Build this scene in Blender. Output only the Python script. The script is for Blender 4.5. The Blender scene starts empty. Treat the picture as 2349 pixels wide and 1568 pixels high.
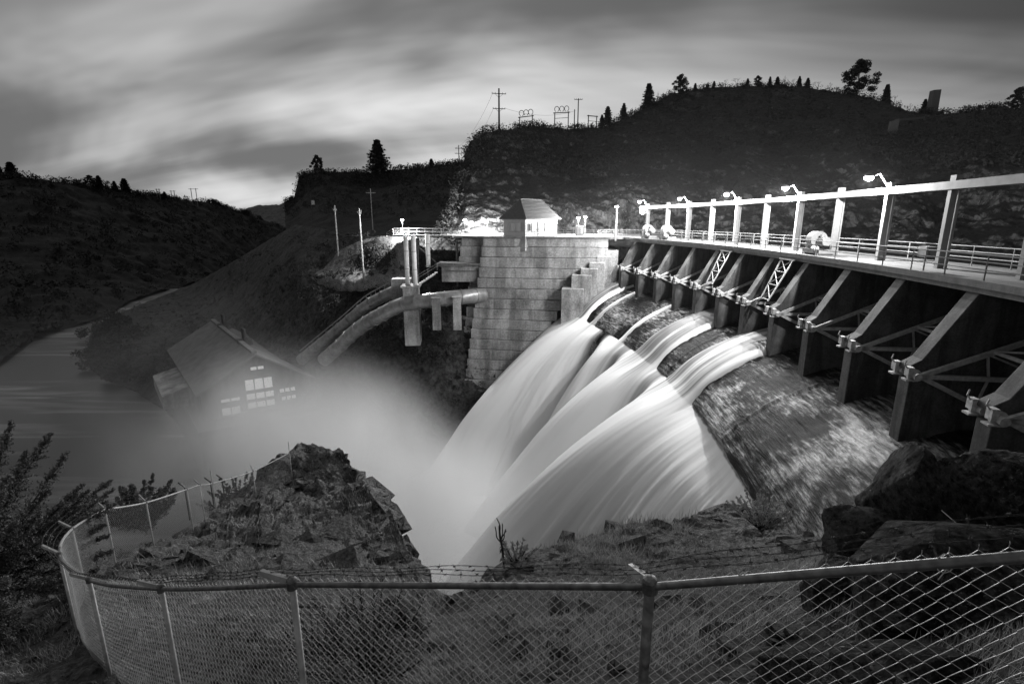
import bpy, math, random
import numpy as np
from mathutils import Vector
R_ = math.radians
S = bpy.context.scene
COL = S.collection

# ------------------------------------------------------------------ camera
PITCH = R_(13.4); CP, SP = math.cos(PITCH), math.sin(PITCH)
FPX = 1174.5                                  # focal length in pixels of a 2349 px wide frame
cam = bpy.data.cameras.new('camera'); cam.lens = 18; cam.sensor_width = 36
cam.clip_start = 0.05; cam.clip_end = 8000
camo = bpy.data.objects.new('camera', cam); COL.objects.link(camo)
camo.location = (0, 0, 0); camo.rotation_euler = (math.pi/2 - PITCH, 0, 0)
S.camera = camo

# ------------------------------------------------------------------ view, world, sun
S.view_settings.view_transform = 'Standard'; S.view_settings.look = 'None'
S.view_settings.exposure = 0.25; S.view_settings.gamma = 1.0
SUN_EL, SUN_ROT = R_(7), R_(200)
W = bpy.data.worlds.new('World'); S.world = W; W.use_nodes = True
def world():
    nt = W.node_tree; nt.nodes.clear(); N, L = nt.nodes.new, nt.links.new
    out = N('ShaderNodeOutputWorld'); bg = N('ShaderNodeBackground'); L(bg.outputs[0], out.inputs[0])
    sky = N('ShaderNodeTexSky'); sky.sky_type = 'NISHITA'; sky.sun_disc = False
    sky.sun_elevation = SUN_EL; sky.sun_rotation = SUN_ROT
    bw = N('ShaderNodeRGBToBW'); L(sky.outputs[0], bw.inputs[0])
    # level the clear-sky brightness out: an overcast lets through an even share of it
    pw = N('ShaderNodeMath'); pw.operation = 'POWER'; L(bw.outputs[0], pw.inputs[0]); pw.inputs[1].default_value = 0.22
    tc = N('ShaderNodeTexCoord')
    sx = N('ShaderNodeSeparateXYZ'); L(tc.outputs['Generated'], sx.inputs[0])
    mz = N('ShaderNodeMath'); mz.operation = 'MAXIMUM'; L(sx.outputs['Z'], mz.inputs[0]); mz.inputs[1].default_value = 0.0
    az = N('ShaderNodeMath'); az.operation = 'ADD'; L(mz.outputs[0], az.inputs[0]); az.inputs[1].default_value = 0.22
    def div(o):
        d = N('ShaderNodeMath'); d.operation = 'DIVIDE'; L(o, d.inputs[0]); L(az.outputs[0], d.inputs[1]); return d.outputs[0]
    cx = N('ShaderNodeCombineXYZ'); L(div(sx.outputs['X']), cx.inputs[0]); L(div(sx.outputs['Y']), cx.inputs[1])
    def layer(rot, scale, nscale, detail, off, dist=0.0):
        # dragging clouds: noise stretched along the wind
        ro = N('ShaderNodeVectorRotate'); ro.rotation_type = 'Z_AXIS'; ro.inputs['Angle'].default_value = R_(rot); L(cx.outputs[0], ro.inputs['Vector'])
        mp = N('ShaderNodeMapping'); mp.vector_type = 'POINT'; mp.inputs['Scale'].default_value = scale
        mp.inputs['Location'].default_value = off
        L(ro.outputs[0], mp.inputs[0])
        n = N('ShaderNodeTexNoise'); n.inputs['Scale'].default_value = nscale; n.inputs['Detail'].default_value = detail
        n.inputs['Roughness'].default_value = 0.5; n.inputs['Distortion'].default_value = dist
        L(mp.outputs[0], n.inputs['Vector']); return n.outputs[0]
    a = layer(WIND, (0.42, 0.30, 1), 1.5, 4, (3.1, 1.7, 0), 0.9)
    b = layer(WIND-6, (0.85, 0.17, 1), 1.7, 4, (7.7, 4.2, 0), 0.3)
    c = layer(WIND+14, (0.42, 0.42, 1), 0.9, 2, (1.0, 9.1, 0), 0.6)
    def madd(x, k, y=None):
        m = N('ShaderNodeMath'); m.operation = 'MULTIPLY_ADD'; L(x, m.inputs[0]); m.inputs[1].default_value = k
        if y is None: m.inputs[2].default_value = 0
        else: L(y, m.inputs[2])
        return m.outputs[0]
    s = madd(a, 0.46, madd(b, 0.32, madd(c, 0.26)))
    mr = N('ShaderNodeMapRange'); mr.interpolation_type = 'SMOOTHSTEP'; L(s, mr.inputs[0])
    mr.inputs[1].default_value = 0.42; mr.inputs[2].default_value = 0.65; mr.inputs[3].default_value = CLOUD_LO; mr.inputs[4].default_value = CLOUD_HI
    # overcast is thinner toward the open end of the valley (north-west, low)
    dt = N('ShaderNodeVectorMath'); dt.operation = 'DOT_PRODUCT'; L(tc.outputs['Generated'], dt.inputs[0]); dt.inputs[1].default_value = (-0.36, 0.92, 0.14)
    th = N('ShaderNodeMapRange'); L(dt.outputs['Value'], th.inputs[0]); th.inputs[1].default_value = 0.45; th.inputs[2].default_value = 0.98
    th.inputs[3].default_value = 0.42; th.inputs[4].default_value = 1.02
    m1 = N('ShaderNodeMath'); m1.operation = 'MULTIPLY'; L(mr.outputs[0], m1.inputs[0]); L(th.outputs[0], m1.inputs[1])
    m2 = N('ShaderNodeMath'); m2.operation = 'MULTIPLY'; L(m1.outputs[0], m2.inputs[0]); L(pw.outputs[0], m2.inputs[1])
    L(m2.outputs[0], bg.inputs[0]); bg.inputs[1].default_value = SKY_STRENGTH
WIND, CLOUD_LO, CLOUD_HI, SKY_STRENGTH = -74, 1.0, 5.1, 0.11
world()
sun = bpy.data.lights.new('sun', 'SUN'); sun.energy = 0.16; sun.angle = R_(20); sun.color = (1, 1, 1)
suno = bpy.data.objects.new('sun', sun); COL.objects.link(suno)
sd = Vector((math.sin(SUN_ROT)*math.cos(SUN_EL), math.cos(SUN_ROT)*math.cos(SUN_EL), math.sin(SUN_EL)))
sd = Vector((-0.5, 0.55, 0.67)).normalized()   # brightest part of the overcast
suno.rotation_euler = (-sd).to_track_quat('-Z', 'Y').to_euler()

cy_ = S.cycles
cy_.use_denoising = True; cy_.max_bounces = 8; cy_.diffuse_bounces = 3; cy_.glossy_bounces = 2; cy_.transparent_max_bounces = 12; cy_.volume_bounces = 5; cy_.volume_step_rate = 1.5; cy_.volume_max_steps = 128
cy_.sample_clamp_indirect = 6
# ------------------------------------------------------------------ pixel <-> place
def ray(u, v):
    x = u/FPX - 1; y = (784 - v)/FPX
    return np.array((x, CP + y*SP, -SP + y*CP))
def at(u, v, t): return ray(u, v)*t                     # t = distance along the optical axis
def atz(u, v, z):
    r = ray(u, v); return r*(z/r[2])
def proj(p):
    t = p[1]*CP - p[2]*SP; yc = p[1]*SP + p[2]*CP
    return FPX*(1 + p[0]/t), 784 - FPX*yc/t, t

# ------------------------------------------------------------------ noise (numpy)
def _h(ix, iy, iz, seed):
    n = (ix*374761393 + iy*668265263 + iz*2147483647 + seed*1274126177) & 0xFFFFFFFF
    n = ((n ^ (n >> 13))*1274126177) & 0xFFFFFFFF
    n = (n ^ (n >> 16)) & 0xFFFFFFFF
    return n.astype(np.float64)/4294967295.0
def vnoise(P, seed=0):
    P = np.asarray(P, float); i = np.floor(P).astype(np.int64); f = P - i; f = f*f*f*(f*(f*6-15)+10)
    r = 0
    for dx in (0, 1):
        for dy in (0, 1):
            for dz in (0, 1):
                w = (f[..., 0] if dx else 1-f[..., 0])*(f[..., 1] if dy else 1-f[..., 1])*(f[..., 2] if dz else 1-f[..., 2])
                r = r + w*_h(i[..., 0]+dx, i[..., 1]+dy, i[..., 2]+dz, seed)
    return r*2-1
def fbm(P, octv=5, lac=2.03, gain=0.5, seed=0, ridged=False):
    P = np.asarray(P, float); a = 1.0; s = 0; tot = 0
    for o in range(octv):
        n = vnoise(P + o*17.13, seed+o)
        if ridged: n = 1 - 2*np.abs(n)
        s = s + a*n; tot += a; a *= gain; P = P*lac
    return s/tot

# ------------------------------------------------------------------ mesh builder
class MB:
    def __init__(s): s.v = []; s.f = []; s.n = 0
    def add(s, verts, faces):
        o = s.n; verts = [tuple(map(float, p)) for p in verts]
        s.v += verts; s.n += len(verts); s.f += [tuple(i+o for i in f) for f in faces]; return s
    def hexa(s, p):   # 8 points: bottom 4 (ccw), top 4
        return s.add(p, [(3,2,1,0),(4,5,6,7),(0,1,5,4),(1,2,6,5),(2,3,7,6),(3,0,4,7)])
    def box(s, c, d, rz=0.0):
        cx, cy, cz = c; a, b, h = d[0]/2, d[1]/2, d[2]/2; co, si = math.cos(rz), math.sin(rz)
        q = [(-a,-b),(a,-b),(a,b),(-a,b)]
        P = [(cx+x*co-y*si, cy+x*si+y*co, cz-h) for x, y in q]+[(cx+x*co-y*si, cy+x*si+y*co, cz+h) for x, y in q]
        return s.hexa(P)
    def beam(s, p0, p1, w, h=None, up=(0,0,1)):
        h = h or w; p0 = Vector(p0); p1 = Vector(p1); d = (p1-p0).normalized(); up = Vector(up)
        if abs(d.dot(up)) > .98: up = Vector((1,0,0)) if abs(d.x) < .9 else Vector((0,1,0))
        x = d.cross(up).normalized(); y = x.cross(d)
        P = []
        for p in (p0, p1):
            for a, b in ((-1,-1),(1,-1),(1,1),(-1,1)): P.append(p + x*a*w/2 + y*b*h/2)
        return s.add(P, [(3,2,1,0),(4,5,6,7),(0,1,5,4),(1,2,6,5),(2,3,7,6),(3,0,4,7)])
    def tube(s, pts, r, n=8, cap=True):
        pts = [Vector(p) for p in pts]; m = len(pts)
        rs = r if hasattr(r, '__len__') else [r]*m
        V = []; F = []; prev = None
        for i, p in enumerate(pts):
            d = (pts[min(i+1, m-1)]-pts[max(i-1, 0)])
            d = d.normalized() if d.length > 1e-9 else Vector((0,0,1))
            if prev is None:
                up = Vector((0,0,1)) if abs(d.z) < .9 else Vector((1,0,0)); x = d.cross(up).normalized()
            else:
                x = (prev - d*prev.dot(d)); x = x.normalized() if x.length > 1e-6 else d.orthogonal().normalized()
            prev = x; y = d.cross(x)
            for k in range(n):
                a = 2*math.pi*k/n; V.append(p + (x*math.cos(a)+y*math.sin(a))*rs[i])
        for i in range(m-1):
            for k in range(n):
                a = i*n+k; b = i*n+(k+1)%n; F.append((a, b, b+n, a+n))
        if cap: F.append(tuple(range(n-1, -1, -1))); F.append(tuple((m-1)*n+k for k in range(n)))
        return s.add(V, F)
    def prism(s, poly, off):     # polygon of 3-D points extruded by a vector
        n = len(poly); off = Vector(off); P = [Vector(p) for p in poly]
        V = P + [p+off for p in P]
        F = [tuple(range(n-1, -1, -1)), tuple(range(n, 2*n))] + [(k, (k+1) % n, n+(k+1) % n, n+k) for k in range(n)]
        return s.add(V, F)
    def ball(s, c, r, nu=12, nv=8):
        rx, ry, rz = r if hasattr(r, '__len__') else (r, r, r); V = [(c[0], c[1], c[2]+rz)]; F = []
        for j in range(1, nv):
            a = math.pi*j/nv
            for k in range(nu):
                b = 2*math.pi*k/nu; V.append((c[0]+rx*math.sin(a)*math.cos(b), c[1]+ry*math.sin(a)*math.sin(b), c[2]+rz*math.cos(a)))
        V.append((c[0], c[1], c[2]-rz)); e = len(V)-1
        for k in range(nu):
            F.append((0, 1+k, 1+(k+1) % nu)); F.append((e, e-nu+(k+1) % nu, e-nu+k))
        for j in range(nv-2):
            for k in range(nu):
                a = 1+j*nu+k; b = 1+j*nu+(k+1) % nu; F.append((a, a+nu, b+nu, b))
        return s.add(V, F)
    def build(s, name, m, parent=None, smooth=False, at_=None):
        off = parent.matrix_world_loc if False else (Vector(parent['_w']) if parent is not None else Vector(at_ or (0,0,0)))
        me = bpy.data.meshes.new(name)
        V = [(a-off.x, b-off.y, c-off.z) for a, b, c in s.v]
        me.from_pydata(V, [], s.f); me.update()
        if smooth: me.shade_smooth()
        me.materials.append(m)
        o = bpy.data.objects.new(name, me); COL.objects.link(o)
        if parent is not None: o.parent = parent
        elif at_ is not None: o.location = at_
        # world origin of this object, so that sub-parts can be built in world coordinates
        o['_w'] = tuple(off)
        return o
def grid_mesh(name, P, m, smooth=True, parent=None, attrs=None, uv=None):
    """P: (rows, cols, 3) array -> one mesh object"""
    nr, nc = P.shape[:2]; me = bpy.data.meshes.new(name)
    off = np.array(parent['_w']) if parent is not None else np.zeros(3)
    idx = np.arange(nr*nc).reshape(nr, nc)
    F = np.stack([idx[:-1, :-1], idx[:-1, 1:], idx[1:, 1:], idx[1:, :-1]], -1).reshape(-1, 4)
    V = (P.reshape(-1, 3)-off)
    me.vertices.add(len(V)); me.vertices.foreach_set('co', V.astype(np.float32).ravel())
    me.loops.add(F.size); me.loops.foreach_set('vertex_index', F.astype(np.int32).ravel())
    me.polygons.add(len(F)); me.polygons.foreach_set('loop_start', (np.arange(len(F))*4).astype(np.int32))
    me.update(calc_edges=True)
    for k, a in (attrs or {}).items():
        at_ = me.attributes.new(k, 'FLOAT', 'POINT'); at_.data.foreach_set('value', a.reshape(-1).astype(np.float32))
    if smooth: me.shade_smooth()
    me.materials.append(m); o = bpy.data.objects.new(name, me); COL.objects.link(o)
    if parent is not None: o.parent = parent
    o['_w'] = tuple(off); return o
def tri_mesh(name, V, m, parent=None, smooth=False, n=3):
    """V: (k*n, 3) loose triangles or quads"""
    V = np.asarray(V, float); off = np.array(parent['_w']) if parent is not None else np.zeros(3)
    me = bpy.data.meshes.new(name); k = len(V)//n
    me.vertices.add(k*n); me.vertices.foreach_set('co', (V-off).astype(np.float32).ravel())
    me.loops.add(k*n); me.loops.foreach_set('vertex_index', np.arange(k*n, dtype=np.int32))
    me.polygons.add(k); me.polygons.foreach_set('loop_start', (np.arange(k)*n).astype(np.int32))
    me.update(calc_edges=True); me.materials.append(m)
    o = bpy.data.objects.new(name, me); COL.objects.link(o)
    if parent is not None: o.parent = parent
    o['_w'] = tuple(off); return o

# ------------------------------------------------------------------ naming
def tag(o, label=None, cat=None, group=None, kind=None):
    if label: o['label'] = label
    if cat: o['category'] = cat
    if group: o['group'] = group
    if kind: o['kind'] = kind
    return o
def thing(name, loc, label, cat, group=None):
    o = bpy.data.objects.new(name, None); COL.objects.link(o); o.location = tuple(map(float, loc)); o['_w'] = tuple(map(float, loc))
    o.empty_display_size = .2
    return tag(o, label, cat, group)
def copy_tree(o, parent=None):
    c = o.copy(); COL.objects.link(c)
    if parent is not None: c.parent = parent
    for ch in list(o.children): copy_tree(ch, c)
    return c
ORD = ['first','second','third','fourth','fifth','sixth','seventh','eighth','ninth','tenth','eleventh','twelfth','thirteenth','fourteenth','fifteenth','sixteenth']

# ------------------------------------------------------------------ materials (the photograph is black and white)
def g(v): return (v, v, v, 1)
class NT:
    def __init__(s, name):
        s.m = bpy.data.materials.new(name); s.m.use_nodes = True; s.nt = s.m.node_tree; s.nt.nodes.clear()
        s.out = s.N('ShaderNodeOutputMaterial'); s.b = s.N('ShaderNodeBsdfPrincipled'); s.L(s.b.outputs[0], s.out.inputs[0])
        s.b.inputs['Specular IOR Level'].default_value = .3
    def N(s, t): return s.nt.nodes.new(t)
    def L(s, a, b): s.nt.links.new(a, b)
    def pos(s, scale=(1,1,1), rot=(0,0,0), obj=False):
        if obj: src = s.N('ShaderNodeTexCoord').outputs['Object']
        else: src = s.N('ShaderNodeNewGeometry').outputs['Position']
        mp = s.N('ShaderNodeMapping'); mp.inputs['Scale'].default_value = scale; mp.inputs['Rotation'].default_value = rot
        s.L(src, mp.inputs[0]); return mp.outputs[0]
    def noise(s, vec, scale, detail=5, rough=.55, dist=0):
        n = s.N('ShaderNodeTexNoise'); n.inputs['Scale'].default_value = scale; n.inputs['Detail'].default_value = detail
        n.inputs['Roughness'].default_value = rough; n.inputs['Distortion'].default_value = dist; s.L(vec, n.inputs['Vector']); return n.outputs[0]
    def voro(s, vec, scale, feature='F1'):
        n = s.N('ShaderNodeTexVoronoi'); n.feature = feature; n.inputs['Scale'].default_value = scale; s.L(vec, n.inputs['Vector']); return n.outputs['Distance']
    def rng(s, x, a, b, lo, hi, smooth=False):
        m = s.N('ShaderNodeMapRange'); s.L(x, m.inputs[0])
        if smooth: m.interpolation_type = 'SMOOTHSTEP'
        for i, val in enumerate((a, b, lo, hi)): m.inputs[i+1].default_value = val
        return m.outputs[0]
    def math(s, op, a, b=None, c=None):
        m = s.N('ShaderNodeMath'); m.operation = op
        for i, x in enumerate((a, b, c)):
            if x is None: continue
            if isinstance(x, (int, float)): m.inputs[i].default_value = x
            else: s.L(x, m.inputs[i])
        return m.outputs[0]
    def bump(s, h, strength=.5, dist=.1, prev=None):
        b = s.N('ShaderNodeBump'); b.inputs['Strength'].default_value = strength; b.inputs['Distance'].default_value = dist
        s.L(h, b.inputs['Height'])
        if prev is not None: s.L(prev, b.inputs['Normal'])
        s.L(b.outputs[0], s.b.inputs['Normal']); return b.outputs[0]
    def base(s, x): s.L(x, s.b.inputs['Base Color'])
    def rough(s, x):
        if isinstance(x, (int, float)): s.b.inputs['Roughness'].default_value = x
        else: s.L(x, s.b.inputs['Roughness'])
def plain(name, v, rough=.6, metal=0, nscale=None, var=.25, obj=False):
    k = NT(name)
    if nscale:
        n = k.noise(k.pos(obj=obj), nscale); k.base(k.rng(n, .25, .75, v*(1-var), v*(1+var)))
        k.bump(n, .15, .02)
    else: k.b.inputs['Base Color'].default_value = g(v)
    k.rough(rough); k.b.inputs['Metallic'].default_value = metal; return k.m
def rock(name, lo, hi, s1, s2, bump=.6, bd=.1, grass=None, flecks=.7, zs=1.0):
    """weathered stone; grass = (lo, hi) colour of the dry growth that takes to its level ledges"""
    k = NT(name); p = k.pos((1, 1, zs))
    a = k.noise(p, s1, 9, .66, .4); b = k.noise(p, s2, 8, .72, .2)
    rn = k.N('ShaderNodeTexNoise'); rn.noise_type = 'RIDGED_MULTIFRACTAL'; rn.inputs['Scale'].default_value = s1*1.7; rn.inputs['Detail'].default_value = 7; rn.inputs['Roughness'].default_value = .55; rn.inputs['Offset'].default_value = .9; rn.inputs['Gain'].default_value = 1.6
    rn.normalize = True; k.L(k.pos((1,1,1.5*zs)), rn.inputs['Vector']); r = rn.outputs[0]
    x = k.math('MULTIPLY_ADD', a, .5, k.math('MULTIPLY', b, .5))
    c = k.rng(x, .38, .66, lo, hi, True)
    c = k.math('MULTIPLY', c, k.rng(b, .34, .52, .35, 1, True))              # pits darkened in the colour in place of ambient shade
    sp = k.rng(k.noise(p, s2*2.6, 4, .7), .57, .70, 0, 1, True)          # pale lichen flecks
    c = k.math('ADD', c, k.math('MULTIPLY', sp, hi*flecks))
    if grass:
        nz = k.N('ShaderNodeSeparateXYZ'); k.L(k.N('ShaderNodeNewGeometry').outputs['Normal'], nz.inputs[0])
        msk = k.rng(k.math('ADD', nz.outputs['Z'], k.math('MULTIPLY_ADD', a, 1.3, -.65)), .66, .86, 0, 1, True)
        gr = k.rng(k.noise(k.pos((1,1,.4)), s2*1.7, 7, .75), .32, .70, grass[0], grass[1])
        mx = k.N('ShaderNodeMix'); mx.data_type = 'FLOAT'; k.L(msk, mx.inputs[0]); k.L(c, mx.inputs[2]); k.L(gr, mx.inputs[3]); c = mx.outputs[0]
    k.base(c); k.rough(.9); k.b.inputs['Specular IOR Level'].default_value = .2
    h = k.math('MULTIPLY_ADD', r, .35, x); n1 = k.bump(h, bump, bd); k.bump(b, bump*.9, bd*.35, n1)
    return k.m
def concrete(name, lo, hi, stain=.5, scale=.5, bump=.25):
    k = NT(name)
    a = k.noise(k.pos(), scale, 8, .65); st = k.noise(k.pos((1,1,.14)), scale*1.9, 6, .62, .3); f = k.noise(k.pos(), scale*14, 5, .7)
    x = k.math('MULTIPLY_ADD', a, .55, k.math('MULTIPLY', f, .45)); c = k.rng(x, .32, .68, lo, hi, True)
    c = k.math('MULTIPLY', c, k.rng(st, .36, .60, 1-stain, 1, True))
    k.base(c); k.rough(.88); k.bump(x, bump, .06); return k.m
M = {}
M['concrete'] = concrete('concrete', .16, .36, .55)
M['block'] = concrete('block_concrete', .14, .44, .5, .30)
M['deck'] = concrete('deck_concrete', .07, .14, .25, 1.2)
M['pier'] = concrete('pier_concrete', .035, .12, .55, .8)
M['steel'] = plain('painted_steel', .34, .55, 0, 3.0, .3)
M['white'] = plain('white_paint', .20, .85, 0, 2.0, .2); M['white'].node_tree.nodes['Principled BSDF'].inputs['Specular IOR Level'].default_value = .08
M['galv'] = plain('galvanised_steel', .15, .5, .6, 14.0, .6)
M['galv_pale'] = plain('galvanised_pale', .42, .6, .2, 9.0, .3)
M['vent'] = plain('vent_pipe_paint', .70, .6, 0, 2.0, .15)
M['ph_roof'] = plain('powerhouse_roof', .13, .8, 0, .6, .3)
M['wire'] = plain('galvanised_wire', .60, .45, .4)
M['rusty'] = plain('rusty_wire', .05, .8)
M['wood'] = plain('weathered_timber', .10, .85, 0, 6.0, .4)
M['darkmetal'] = plain('dark_metal', .03, .6)
M['roofing'] = plain('roof_shingle', .035, .8, 0, 3.0, .3)
M['siding'] = plain('siding_paint', .18, .6, 0, 3.0, .12)
M['pipe'] = plain('pipe_steel', .26, .38, .45, 1.2, .4)
M['glass'] = plain('window_glass', .05, .12)
M['bark'] = plain('bark', .045, .9, 0, 8, .4, True)
def leafmat(name, lo, hi):
    k = NT(name); oi = k.N('ShaderNodeObjectInfo').outputs['Random']; n = k.noise(k.pos(), .9, 2)
    k.base(k.math('MULTIPLY', k.rng(n, .3, .7, lo, hi), k.math('MULTIPLY_ADD', oi, .4, .8))); k.rough(.75)
    k.b.inputs['Specular IOR Level'].default_value = .15; return k.m
M['needle'] = leafmat('conifer_needles', .018, .05)
M['needle_near'] = leafmat('juniper_foliage', .08, .19)
M['leaf'] = leafmat('scrub_leaves', .018, .05)
M['leaf_near'] = leafmat('shrub_leaves', .07, .17)
M['twig'] = plain('bare_twigs', .05, .9)
M['drygrass'] = leafmat('dry_grass', .24, .56)
M['rock_near'] = rock('basalt_near', .025, .32, .9, 5.0, 1.0, .25, (.05, .36), 1.0)
M['boulder'] = rock('basalt_boulder', .03, .28, 2.2, 11, 1.0, .2, None, .9)
M['rock_gorge'] = rock('gorge_rock', .014, .075, .16, 1.1, .8, .5)
M['cliff'] = rock('cliff_rock', .03, .31, .13, .62, 1.0, 1.4, (.012, .045), .7, .38)
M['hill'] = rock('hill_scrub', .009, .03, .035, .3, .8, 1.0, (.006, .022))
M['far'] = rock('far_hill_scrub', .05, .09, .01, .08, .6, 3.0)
M['gravel'] = rock('gravel_bank', .10, .26, .5, 5, .5, .12)
def emit(name, s):
    k = NT(name); k.b.inputs['Base Color'].default_value = g(.8); k.b.inputs['Emission Color'].default_value = g(1); k.b.inputs['Emission Strength'].default_value = s; return k.m
M['bulb'] = emit('lamp_glass', 60)
M['litwin'] = emit('lit_window', .16)
M['lamp_body'] = plain('lamp_housing', .2, .5)
def water_mat(name, v, rough, scale, stretch, bump, streak=0):
    k = NT(name); p = k.pos(stretch, (0,0,R_(35))); n = k.noise(p, scale, 4, .5, .6)
    if streak: k.base(k.rng(n, .52, .72, v, v+streak, True))
    else: k.b.inputs['Base Color'].default_value = g(v)
    k.rough(rough); k.b.inputs['Specular IOR Level'].default_value = .15; k.bump(n, bump, .2); return k.m
M['river'] = water_mat('river_water', .02, .42, .06, (.35, 2.2, 1), .12, .22)
M['lake'] = water_mat('reservoir_water', .02, .2, .4, (1, 1, 1), .05)

# ------------------------------------------------------------------ dam geometry
CX, CY = -105.4, 42.7
def pol(a, r, z): return np.array((CX+r*math.cos(a), CY+r*math.sin(a), z))
RT = 125.0
def ang(i): return math.asin((17.45+5.17*i-CY)/RT)     # pier i, counted from the right
NP0, NP1 = -1, 11
DECK = -2.5

# ------------------------------------------------------------------ lamps (all stand in the photograph)
def point(loc, w, r=.12):
    l = bpy.data.lights.new('lamp_light', 'POINT'); l.energy = w; l.shadow_soft_size = r; l.color = (1, 1, 1)
    return l
LAMP_W = 11500

# ================================================================== terrain
def interp(pts):
    pts = sorted(pts); xs = [p[0] for p in pts]; ys = [p[1] for p in pts]
    return lambda u: np.interp(u, xs, ys)
def rbf(ctrl, lam=1e-4):
    """thin-plate fit of log t over pixels"""
    C = np.array(ctrl, float); X = C[:, :2]/500.0; yv = np.log(C[:, 2]); n = len(X)
    d2 = ((X[:, None]-X[None])**2).sum(-1); K = np.where(d2 > 0, .5*d2*np.log(d2+1e-12), 0) + lam*np.eye(n)
    Pm = np.c_[np.ones(n), X]; A = np.zeros((n+3, n+3)); A[:n, :n] = K; A[:n, n:] = Pm; A[n:, :n] = Pm.T
    w = np.linalg.solve(A, np.r_[yv, 0, 0, 0])
    def f(u, v):
        q = np.stack([np.asarray(u, float), np.asarray(v, float)], -1)/500.0
        d2 = ((q[..., None, :]-X)**2).sum(-1); k = np.where(d2 > 0, .5*d2*np.log(d2+1e-12), 0)
        return np.exp(k@w[:n] + w[n] + q[..., 0]*w[n+1] + q[..., 1]*w[n+2])
    return f
def unproj(U, V, T):
    x = U/FPX-1; y = (784-V)/FPX
    return np.stack([x*T, (CP+y*SP)*T, (-SP+y*CP)*T], -1)
def normals(P):
    du = np.gradient(P, axis=1); dv = np.gradient(P, axis=0); n = np.cross(du, dv)
    return n/np.maximum(np.linalg.norm(n, axis=-1, keepdims=True), 1e-9)
def patch(name, u0, u1, nu, nv, top, bot, ctrl, mat, amp, freq, back=(), ridge_amp=None, vexp=1.0, seed=0, label=None, cat=None, ridged=True, edge_jit=0, bottom=(), terr=0):
    """one sheet of ground: its far rim runs along top(u), its near rim along bot(u); depths come from ctrl.
       back: rows (distance, drop) that carry the ground on behind the rim"""
    us = np.linspace(u0, u1, nu); s = np.linspace(0, 1, nv)**vexp
    tf = rbf(ctrl); U = np.repeat(us[None], nv, 0); tv = top(us); bv = bot(us)
    if edge_jit: tv = tv + edge_jit*fbm(np.stack([us*.02, us*0+seed, us*0], -1), 4, seed=seed)
    V = tv[None]+(bv-tv)[None]*s[:, None]
    T = tf(U, V); P = unproj(U, V, T)
    rows = []
    rim = P[0]; d = rim.copy(); d[:, 2] = 0; d /= np.linalg.norm(d, axis=1, keepdims=True)
    for dist, drop in reversed(list(back)):
        q = rim + d*dist; q[:, 2] -= drop; rows.append(q)
    low = []
    for dist, drop in bottom:
        q = P[-1] - d*dist; q[:, 2] -= drop; low.append(q)
    nb = len(rows); P = np.concatenate([np.array(rows).reshape(nb, nu, 3), P]+([np.array(low)] if low else []), 0)
    n = normals(P); n *= np.sign((n*-P).sum(-1, keepdims=True)+1e-9)*1.0
    nz = fbm(P*freq, 6, gain=.55, seed=seed, ridged=ridged)*.6 + fbm(P*freq*3.7, 4, seed=seed+9)*.4
    if terr: nz = nz*.75 + terr*(np.round(fbm(P*freq*.8+3.3, 3, seed=seed+4)*6)/6) + .25*terr*(np.round(fbm(P*freq*3.2+1.3, 3, seed=seed+6)*5)/5)
    A = amp if not callable(amp) else amp(P)
    P = P + n*(nz*A)[..., None]
    o = grid_mesh(name, P, mat); tag(o, label, cat, kind='structure'); o['_nb'] = nb
    return o, P, nb
GORGE = -41.0

# --- far hills at the mouth of the valley
hl_top = interp([(300,520),(530,495),(575,471),(600,466),(640,468),(660,458),(690,450),(800,440),(900,440)])
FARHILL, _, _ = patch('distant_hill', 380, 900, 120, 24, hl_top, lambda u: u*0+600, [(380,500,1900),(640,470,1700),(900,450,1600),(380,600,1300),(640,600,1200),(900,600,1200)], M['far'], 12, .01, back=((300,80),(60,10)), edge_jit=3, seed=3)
# --- the hill across the river
ridge_l = interp([(-300,392),(0,405),(53,409),(141,418),(197,423),(246,430),(306,444),(334,449),(397,456),(422,460),(492,465),(527,479),(559,486),(620,510),(700,545),(760,580)])
bank_l = interp([(-300,930),(0,838),(75,780),(145,757),(245,727),(290,697),(380,667),(450,650),(560,640),(760,640)])
cb = [(u, float(bank_l(u)), atz(u, float(bank_l(u)), GORGE)@np.array((0, CP, -SP))) for u in (-300, -100, 0, 75, 145, 245, 290, 380, 450)]
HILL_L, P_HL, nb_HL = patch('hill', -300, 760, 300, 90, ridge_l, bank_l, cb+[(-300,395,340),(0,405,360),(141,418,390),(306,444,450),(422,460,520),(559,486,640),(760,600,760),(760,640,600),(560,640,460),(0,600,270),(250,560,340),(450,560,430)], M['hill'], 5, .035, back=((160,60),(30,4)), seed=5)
# --- plateau with its cliff, mid distance
pl_top = interp([(640,470),(678,455),(687,410),(692,402),(740,393),(840,396),(900,390),(1000,381),(1055,374),(1120,360),(1200,350)])
pl_bot = interp([(640,520),(690,530),(800,545),(925,545),(1200,545)])
PLAT, P_PL, nb_PL = patch('plateau', 655, 1180, 260, 90, pl_top, pl_bot, [(655,470,240),(690,405,232),(840,396,235),(1000,381,220),(1180,355,210),(690,460,225),(850,470,200),(1000,450,185),(1180,450,165),(655,520,190),(690,530,160),(800,545,125),(925,545,112),(1180,545,105)], M['hill'], lambda P: 1.6, .06, back=((120,18),(30,1.5)), seed=8, edge_jit=2)
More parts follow.
